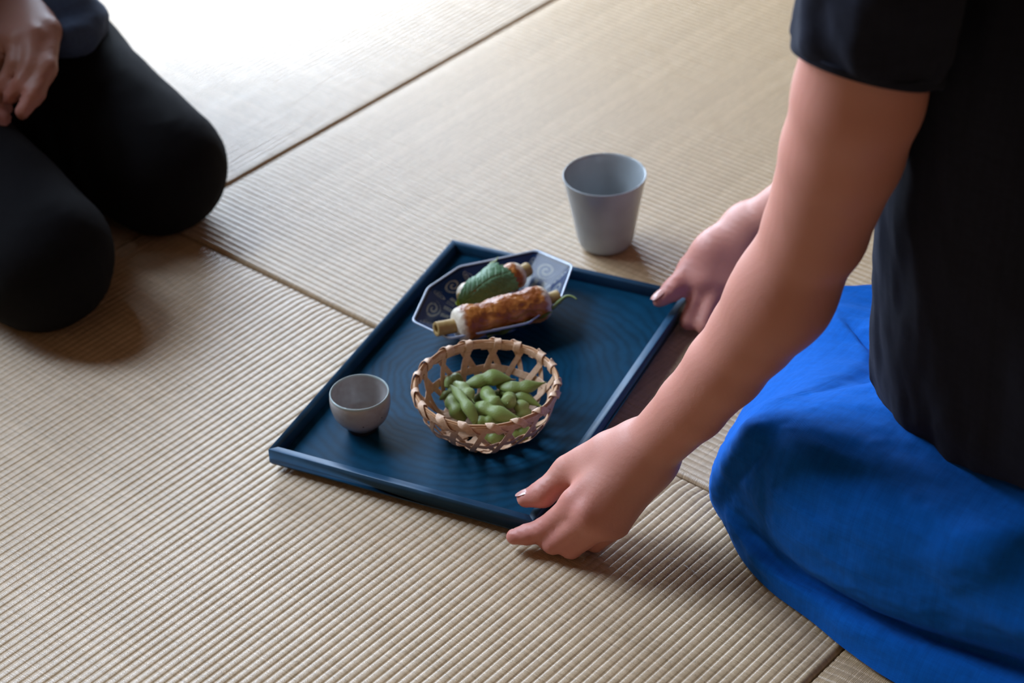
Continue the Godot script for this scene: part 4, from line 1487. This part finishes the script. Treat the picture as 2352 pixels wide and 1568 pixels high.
func skirt(t: Node3D) -> void:
	# rows from the hem on the floor up to the waist; columns from the far knee round the near side to the back
	var hem := [Vector3(0.607, 0.004, -0.205), Vector3(0.628, 0.004, -0.13), Vector3(0.6746, 0.004, 0.0024), Vector3(0.707, 0.004, 0.0339), Vector3(0.7398, 0.004, 0.0576), Vector3(0.7763, 0.004, 0.0727), Vector3(0.8171, 0.004, 0.0806), Vector3(0.8564, 0.004, 0.0905), Vector3(0.904, 0.004, 0.0968), Vector3(0.9883, 0.004, 0.0935), Vector3(1.16, 0.004, 0.11), Vector3(1.30, 0.004, -0.10), Vector3(1.22, 0.004, -0.36), Vector3(0.92, 0.004, -0.38), Vector3(0.70, 0.004, -0.30)]
	var low := [Vector3(0.606, 0.025, -0.204), Vector3(0.632, 0.028, -0.13), Vector3(0.6796, 0.034, 0.0158), Vector3(0.7118, 0.028, 0.0448), Vector3(0.7466, 0.024, 0.0646), Vector3(0.7822, 0.022, 0.0731), Vector3(0.8233, 0.022, 0.077), Vector3(0.866, 0.024, 0.0819), Vector3(0.9115, 0.026, 0.0794), Vector3(0.9881, 0.03, 0.0732), Vector3(1.155, 0.04, 0.09), Vector3(1.28, 0.05, -0.10), Vector3(1.21, 0.05, -0.34), Vector3(0.92, 0.05, -0.37), Vector3(0.70, 0.03, -0.295)]
	var dip := [Vector3(0.612, 0.046, -0.200), Vector3(0.645, 0.048, -0.125), Vector3(0.6873, 0.055, 0.0235), Vector3(0.7202, 0.046, 0.0456), Vector3(0.751, 0.034, 0.0541), Vector3(0.7849, 0.028, 0.0609), Vector3(0.8243, 0.027, 0.0634), Vector3(0.867, 0.028, 0.0656), Vector3(0.9118, 0.03, 0.0629), Vector3(0.9866, 0.036, 0.055), Vector3(1.15, 0.06, 0.06), Vector3(1.26, 0.09, -0.10), Vector3(1.20, 0.09, -0.33), Vector3(0.92, 0.08, -0.36), Vector3(0.70, 0.052, -0.285)]
	var fold := [Vector3(0.622, 0.068, -0.193), Vector3(0.662, 0.066, -0.12), Vector3(0.6993, 0.08, 0.0293), Vector3(0.7363, 0.082, 0.0503), Vector3(0.7672, 0.068, 0.0677), Vector3(0.7975, 0.056, 0.0747), Vector3(0.8365, 0.053, 0.0784), Vector3(0.8783, 0.052, 0.078), Vector3(0.9228, 0.053, 0.0728), Vector3(0.9947, 0.058, 0.0622), Vector3(1.145, 0.09, 0.045), Vector3(1.24, 0.13, -0.10), Vector3(1.19, 0.13, -0.31), Vector3(0.92, 0.115, -0.345), Vector3(0.715, 0.074, -0.268)]
	var half := [Vector3(0.640, 0.076, -0.182), Vector3(0.69, 0.082, -0.115), Vector3(0.7149, 0.105, 0.0304), Vector3(0.7528, 0.112, 0.0506), Vector3(0.782, 0.104, 0.0666), Vector3(0.8138, 0.094, 0.0737), Vector3(0.8504, 0.088, 0.0759), Vector3(0.8891, 0.086, 0.0743), Vector3(0.9358, 0.088, 0.0711), Vector3(1.0047, 0.095, 0.0648), Vector3(1.13, 0.13, 0.03), Vector3(1.21, 0.16, -0.10), Vector3(1.17, 0.165, -0.28), Vector3(0.92, 0.145, -0.315), Vector3(0.735, 0.092, -0.248)]
	var top := [Vector3(0.672, 0.086, -0.168), Vector3(0.73, 0.096, -0.11), Vector3(0.732, 0.126, 0.0218), Vector3(0.7636, 0.137, 0.0354), Vector3(0.7929, 0.138, 0.0429), Vector3(0.827, 0.134, 0.048), Vector3(0.8641, 0.132, 0.0516), Vector3(0.9037, 0.134, 0.0535), Vector3(0.9476, 0.138, 0.054), Vector3(1.02, 0.16, 0.0), Vector3(1.10, 0.18, 0.0), Vector3(1.17, 0.20, -0.10), Vector3(1.14, 0.20, -0.24), Vector3(0.94, 0.175, -0.275), Vector3(0.77, 0.100, -0.216)]
	var crest := [Vector3(0.73, 0.102, -0.152), Vector3(0.78, 0.105, -0.105), Vector3(0.775, 0.132, -0.035), Vector3(0.80, 0.145, -0.02), Vector3(0.83, 0.152, -0.018), Vector3(0.87, 0.158, -0.02), Vector3(0.91, 0.163, -0.025), Vector3(0.95, 0.17, -0.03), Vector3(1.0, 0.178, -0.035), Vector3(1.05, 0.19, -0.04), Vector3(1.09, 0.20, -0.05), Vector3(1.13, 0.22, -0.11), Vector3(1.11, 0.22, -0.20), Vector3(0.96, 0.20, -0.225), Vector3(0.82, 0.135, -0.185)]
	var waist := []
	for i in 15:
		var q: Vector3 = crest[i]
		waist.append(Vector3(1.0, 0.225, -0.12) + (q - Vector3(1.0, 0.225, -0.12)) * 0.35 + Vector3(0, 0.03, 0))
	var n := FastNoiseLite.new()
	n.seed = 71
	n.frequency = 7.0
	var m := FastNoiseLite.new()
	m.seed = 72
	m.frequency = 26.0
	var push := func(p: Vector3, _u: float, v: float) -> float:
		# long soft folds along the thigh, small creases across
		var along := p.x * 0.35
		var a := n.get_noise_3d(along, p.y * 1.3, p.z * 1.8) * 0.0055
		var b := (1.0 - absf(m.get_noise_3d(p.x * 0.5, p.y, p.z * 1.4)) * 2.0) * 0.0013
		return (a + b) * smoothstep(0.0, 0.12, v)
	part(t, "skirt", cloth([hem, low, dip, fold, half, top, crest, waist], true, 16, 16, push), M.blue_linen, "bright blue linen skirt")

func blouse(t: Node3D, shoulder: Vector3, upper: Vector3, shoulder2: Vector3, elbow2: Vector3, left: Vector3) -> void:
	# rings from the hem up to the neck; columns: front far, front middle, front near, near side, back, far side
	var hem := [Vector3(0.765, 0.150, -0.235), Vector3(0.775, 0.148, -0.16), Vector3(0.784, 0.150, -0.08), Vector3(0.790, 0.162, -0.025), Vector3(0.8027, 0.15, -0.0151), Vector3(0.8445, 0.142, 0.0016), Vector3(0.8922, 0.15, 0.0198), Vector3(0.9467, 0.16, 0.0264), Vector3(1.06, 0.16, 0.035), Vector3(1.16, 0.17, -0.02), Vector3(1.20, 0.18, -0.15), Vector3(1.12, 0.18, -0.29), Vector3(0.95, 0.165, -0.30), Vector3(0.83, 0.155, -0.28)]
	var low := [Vector3(0.768, 0.20, -0.235), Vector3(0.776, 0.20, -0.16), Vector3(0.783, 0.20, -0.08), Vector3(0.7885, 0.205, -0.025), Vector3(0.804, 0.18, -0.0086), Vector3(0.8421, 0.172, 0.0075), Vector3(0.8878, 0.182, 0.0232), Vector3(0.942, 0.195, 0.0293), Vector3(1.05, 0.20, 0.035), Vector3(1.14, 0.21, -0.02), Vector3(1.17, 0.22, -0.15), Vector3(1.10, 0.22, -0.28), Vector3(0.95, 0.21, -0.295), Vector3(0.83, 0.20, -0.275)]
	var mid := [Vector3(0.772, 0.29, -0.235), Vector3(0.776, 0.29, -0.16), Vector3(0.781, 0.29, -0.08), Vector3(0.789, 0.292, -0.022), Vector3(0.806, 0.285, 0.002), Vector3(0.85, 0.275, 0.020), Vector3(0.90, 0.275, 0.030), Vector3(0.96, 0.28, 0.030), Vector3(1.02, 0.29, 0.02), Vector3(1.06, 0.30, -0.04), Vector3(1.075, 0.31, -0.14), Vector3(1.04, 0.31, -0.25), Vector3(0.94, 0.30, -0.285), Vector3(0.84, 0.29, -0.27)]
	var bust := [Vector3(0.745, 0.40, -0.225), Vector3(0.742, 0.40, -0.16), Vector3(0.752, 0.40, -0.08), Vector3(0.782, 0.40, -0.020), Vector3(0.808, 0.395, 0.008), Vector3(0.845, 0.39, 0.022), Vector3(0.88, 0.39, 0.028), Vector3(0.925, 0.40, 0.022), Vector3(0.96, 0.41, 0.0), Vector3(0.985, 0.42, -0.06), Vector3(0.99, 0.43, -0.13), Vector3(0.96, 0.42, -0.23), Vector3(0.89, 0.41, -0.265), Vector3(0.81, 0.40, -0.255)]
	var yoke := [Vector3(0.725, 0.50, -0.215), Vector3(0.722, 0.50, -0.16), Vector3(0.738, 0.50, -0.08), Vector3(0.772, 0.50, -0.015), Vector3(0.80, 0.495, 0.016), Vector3(0.835, 0.49, 0.028), Vector3(0.865, 0.49, 0.024), Vector3(0.89, 0.50, 0.010), Vector3(0.905, 0.51, -0.02), Vector3(0.915, 0.515, -0.07), Vector3(0.91, 0.52, -0.13), Vector3(0.88, 0.515, -0.21), Vector3(0.83, 0.505, -0.245), Vector3(0.77, 0.50, -0.24)]
	var neck_mid := shoulder.lerp(shoulder2, 0.5) + Vector3(-0.012, 0.055, 0)
	var slope := []
	var collar := []
	for i in 14:
		var q: Vector3 = yoke[i]
		slope.append(neck_mid.lerp(Vector3(q.x, q.y + 0.03, q.z), 0.72) + Vector3(0, 0.004, 0))
		var d := Vector3(q.x - neck_mid.x, 0, q.z - neck_mid.z).normalized()
		collar.append(neck_mid + d * 0.064 + Vector3(0, 0.012, 0))
	var n := FastNoiseLite.new()
	n.seed = 75
	n.frequency = 9.0
	var push := func(p: Vector3, _u: float, v: float) -> float:
		return 0.007 * n.get_noise_3d(p.x * 1.2, p.y * 0.35, p.z * 1.2) * smoothstep(0.0, 0.1, v) + 0.0035 * n.get_noise_3d(p.x * 3.0, p.y * 1.2 + 5.0, p.z * 3.0)
	part(t, "blouse", cloth([hem, low, mid, bust, yoke, slope, collar], true, 10, 10, push), M.dark_linen, "loose black blouse")
	sleeve(t, shoulder, upper, left, 0.079)
	sleeve(t, shoulder2, elbow2, -left, 0.082)

# short loose sleeve: outside from the shoulder down to the hem and back up inside
func sleeve(t: Node3D, from: Vector3, to: Vector3, outward: Vector3, length: float) -> void:
	var d := (to - from).normalized()
	var o := (outward - d * outward.dot(d)).normalized()
	var s := d.cross(o)
	var n := FastNoiseLite.new()
	n.seed = 81
	n.frequency = 10.0
	var net := []
	for q in [[-0.062, 0.008, 0.0], [-0.056, 0.026, 0.0], [-0.040, 0.042, 0.0], [-0.015, 0.0495, 0.0], [0.015, 0.0505, 0.0], [length * 0.45, 0.0510, 0.2], [length * 0.75, 0.0500, 0.6], [length - 0.006, 0.0490, 1.0], [length, 0.0485, 1.0], [length, 0.0460, 1.0], [length - 0.02, 0.0460, 0.8], [0.01, 0.0462, 0.0]]:
		var r := []
		for i in 12:
			var a := TAU * i / 12.0
			# cut high on the outside, sagging open on the body side
			var body_side := maxf(-cos(a), 0.0)
			var drop: float = q[2] * (-0.019 * (1.0 + cos(a)) + 0.016 * body_side)
			r.append(from + d * (float(q[0]) + drop) + (o * cos(a) + s * sin(a)) * (float(q[1]) * (1.0 + 0.22 * body_side * float(q[2]))))
		net.append(r)
	var push := func(p: Vector3, u: float, v: float) -> float:
		return (0.0026 * sin(u * TAU * 6.0 + 3.0 * n.get_noise_3d(p.x, p.y, p.z)) + 0.003 * n.get_noise_3d(p.x * 1.5, p.y, p.z * 1.5)) * smoothstep(0.75, 0.45, v)
	part(t, "sleeve", cloth(net, true, 8, 6, push, true), M.dark_linen)

func guest() -> void:
	var t := thing("person", "person in black trousers kneeling at the upper left with hands folded in the lap", "person", Vector3(-0.25, 0, 0.06), "people kneeling on the tatami")
	var hip := Vector3(-0.40, 0.17, 0.07)
	var chest := Vector3(-0.36, 0.42, 0.07)
	var neck := Vector3(-0.33, 0.57, 0.07)
	var head := Vector3(-0.29, 0.69, 0.07)
	var knee_l := Vector3(0.0053, 0.062, -0.0089)
	var knee_r := Vector3(0.0416, 0.066, 0.1685)
	var hip_l := hip + Vector3(0, 0.0, -0.085)
	var hip_r := hip + Vector3(0, 0.0, 0.085)
	var sh_l := Vector3(-0.34, 0.525, -0.11)
	var sh_r := Vector3(-0.34, 0.525, 0.25)
	var wr_l := Vector3(-0.1829, 0.205, -0.0117)
	var el_l := Vector3(-0.35, 0.29, -0.15)
	var el_r := Vector3(-0.35, 0.29, 0.29)
	var wr_r := Vector3(-0.1215, 0.175, 0.1375)

	var b := Field.new()
	b.bone(hip_l, hip_r, 0.09, 0.09, 0.03)
	b.bone(hip, chest, 0.095, 0.10, 0.05)
	b.bone(chest + Vector3(0, 0, -0.06), chest + Vector3(0, 0, 0.06), 0.10, 0.10, 0.04)
	b.bone(sh_l, sh_r, 0.045, 0.045, 0.05)
	head_bones(b, head, Vector3(1.0, -0.35, 0.0), neck - Vector3(0, 0.05, 0), Vector3.UP)
	for s in [[knee_l, hip_l], [knee_r, hip_r]]:
		b.bone(s[0], s[1], 0.052, 0.075, 0.03)
		b.bone((s[0] as Vector3) - Vector3(0, 0.02, 0), (s[1] as Vector3) + Vector3(-0.02, -0.12, 0), 0.04, 0.035, 0.02)
		b.bone((s[1] as Vector3) + Vector3(-0.02, -0.12, 0), (s[1] as Vector3) + Vector3(-0.16, -0.14, 0), 0.03, 0.024, 0.02)
	var f := Field.new()
	f.bone(sh_l, el_l, 0.042, 0.034, 0.02)
	f.bone(el_l, wr_l, 0.034, 0.0235, 0.02)
	f.bone(sh_r, el_r, 0.042, 0.034, 0.02)
	f.bone(el_r, wr_r, 0.034, 0.0235, 0.02)
	# left hand laid over the right, fingers pointing down across the lap
	var m1 := Vector3(-0.078, 0.198, 0.0335)
	var m2 := Vector3(-0.0726, 0.202, 0.0545)
	var m3 := Vector3(-0.0845, 0.2, 0.0649)
	var m4 := Vector3(-0.1041, 0.196, 0.0697)
	for q in [m1, m2, m3, m4]:
		f.bone(wr_l, q, 0.021, 0.0118, 0.014)
	f.chain([m1, Vector3(-0.0404, 0.186, 0.0695), Vector3(-0.0329, 0.172, 0.0918), Vector3(-0.0342, 0.16, 0.1084)], [0.0118, 0.0098, 0.0088, 0.0074], 0.006)
	f.chain([m2, Vector3(-0.0518, 0.19, 0.0768), Vector3(-0.049, 0.178, 0.0927), Vector3(-0.0556, 0.166, 0.1033)], [0.0115, 0.0094, 0.0086, 0.0072], 0.004)
	f.chain([m3, Vector3(-0.0684, 0.188, 0.0822), Vector3(-0.0695, 0.174, 0.0967), Vector3(-0.0728, 0.164, 0.1094)], [0.0112, 0.0092, 0.0084, 0.0070], 0.004)
	f.chain([m4, Vector3(-0.0933, 0.184, 0.0849), Vector3(-0.0951, 0.172, 0.0964), Vector3(-0.099, 0.162, 0.1057)], [0.0102, 0.0084, 0.0076, 0.0064], 0.004)
	f.chain([wr_l, Vector3(-0.1555, 0.205, 0.0359), Vector3(-0.1454, 0.195, 0.0625), Vector3(-0.1331, 0.188, 0.0807)], [0.018, 0.0125, 0.0105, 0.008], 0.012)
	# right hand beneath
	var k1 := Vector3(-0.0607, 0.165, 0.1413)
	for q in [k1, Vector3(-0.0824, 0.165, 0.1322), Vector3(-0.1078, 0.163, 0.1208)]:
		f.bone(wr_r, q, 0.021, 0.0115, 0.012)
	f.chain([k1, Vector3(-0.0552, 0.155, 0.1331), Vector3(-0.052, 0.15, 0.1257), Vector3(-0.0588, 0.147, 0.1121)], [0.0112, 0.0094, 0.0086, 0.0072], 0.005)
	f.chain([Vector3(-0.0824, 0.165, 0.1322), Vector3(-0.0722, 0.158, 0.1242), Vector3(-0.0687, 0.152, 0.1133), Vector3(-0.0716, 0.149, 0.0996)], [0.0112, 0.0094, 0.0086, 0.0072], 0.004)
	f.chain([Vector3(-0.1078, 0.163, 0.1208), Vector3(-0.0942, 0.158, 0.1149), Vector3(-0.0902, 0.152, 0.1057), Vector3(-0.0912, 0.149, 0.0955)], [0.0110, 0.0092, 0.0084, 0.0070], 0.004)
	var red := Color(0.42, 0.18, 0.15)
	var tint := skin_tint(Color(0.31, 0.148, 0.108), [[Vector3(-0.0342, 0.16, 0.1084), 0.03, red, 0.6], [Vector3(-0.0556, 0.166, 0.1033), 0.03, red, 0.6], [Vector3(-0.0588, 0.147, 0.1121), 0.03, red, 0.5]])  # skin base darkened: shade of the trunk over the hands is in the colour
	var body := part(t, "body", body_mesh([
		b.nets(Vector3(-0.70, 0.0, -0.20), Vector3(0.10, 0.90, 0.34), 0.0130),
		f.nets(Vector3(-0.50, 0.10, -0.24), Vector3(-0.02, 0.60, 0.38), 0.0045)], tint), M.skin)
	face_parts(t, body, head, Vector3(1.0, -0.35, 0.0), Vector3.UP, false)

	# trousers
	var p := Field.new()
	for s in [[knee_l, hip_l, 0.061], [knee_r, hip_r, 0.066]]:
		var kn: Vector3 = s[0]
		var hp: Vector3 = s[1]
		var r: float = s[2]
		p.bone(kn, kn.lerp(hp, 0.45), r, r + 0.018, 0.03)
		p.bone(kn.lerp(hp, 0.45), hp, r + 0.018, 0.098, 0.03)
		p.bone(kn - Vector3(0.015, 0.012, 0), hp + Vector3(-0.02, -0.11, 0), 0.05, 0.05, 0.04)
		p.bone(hp + Vector3(-0.01, -0.1, 0), hp + Vector3(-0.10, -0.125, 0), 0.045, 0.04, 0.03)
	p.bone(hip_l, hip_r, 0.105, 0.105, 0.04)
	p.bone(hip, hip + Vector3(0, 0.09, 0), 0.11, 0.11, 0.04)
	var n := FastNoiseLite.new()
	n.seed = 91
	n.frequency = 10.0
	var push := func(q: Vector3) -> float:
		return 0.003 * n.get_noise_3d(q.x * 0.7, q.y, q.z)
	part(t, "trousers", body_mesh([p.nets(Vector3(-0.66, 0.0, -0.24), Vector3(0.16, 0.42, 0.38), 0.0085)], null, push), M.black_cotton, "black trousers")
	# shirt: trunk, sleeves and a hem spread over the far thigh
	var s := Field.new()
	s.bone(hip + Vector3(0.0, 0.04, -0.03), hip + Vector3(0.0, 0.04, 0.03), 0.12, 0.12, 0.03)
	s.bone(hip + Vector3(0, 0.05, 0), chest, 0.118, 0.112, 0.05)
	s.bone(chest + Vector3(0, 0, -0.06), chest + Vector3(0, 0, 0.06), 0.112, 0.112, 0.04)
	s.bone(sh_l, sh_r, 0.054, 0.054, 0.05)
	s.bone(sh_l, el_l.lerp(wr_l, 0.1), 0.054, 0.047, 0.03)
	s.bone(sh_r, el_r.lerp(wr_r, 0.1), 0.054, 0.047, 0.03)
	s.bone(neck - Vector3(0, 0.05, 0), neck - Vector3(0, 0.03, 0), 0.062, 0.058, 0.02)
	for q in [[Vector3(-0.1151, 0.15, -0.0416), 0.014], [Vector3(-0.0872, 0.176, -0.0084), 0.018], [Vector3(-0.0804, 0.186, 0.0195), 0.018], [Vector3(-0.1214, 0.17, -0.0366), 0.020], [Vector3(-0.1098, 0.186, -0.0195), 0.022]]:
		s.bone(hip_l + Vector3(0.02, 0.05, 0.02), q[0], 0.06, q[1], 0.03)
	var push2 := func(q: Vector3) -> float:
		return 0.006 * n.get_noise_3d(q.x * 2.0, q.y * 2.0, q.z * 0.6)
	part(t, "shirt", body_mesh([s.nets(Vector3(-0.58, 0.08, -0.28), Vector3(0.0, 0.62, 0.40), 0.009)], null, push2), M.navy_shirt, "dark navy shirt")
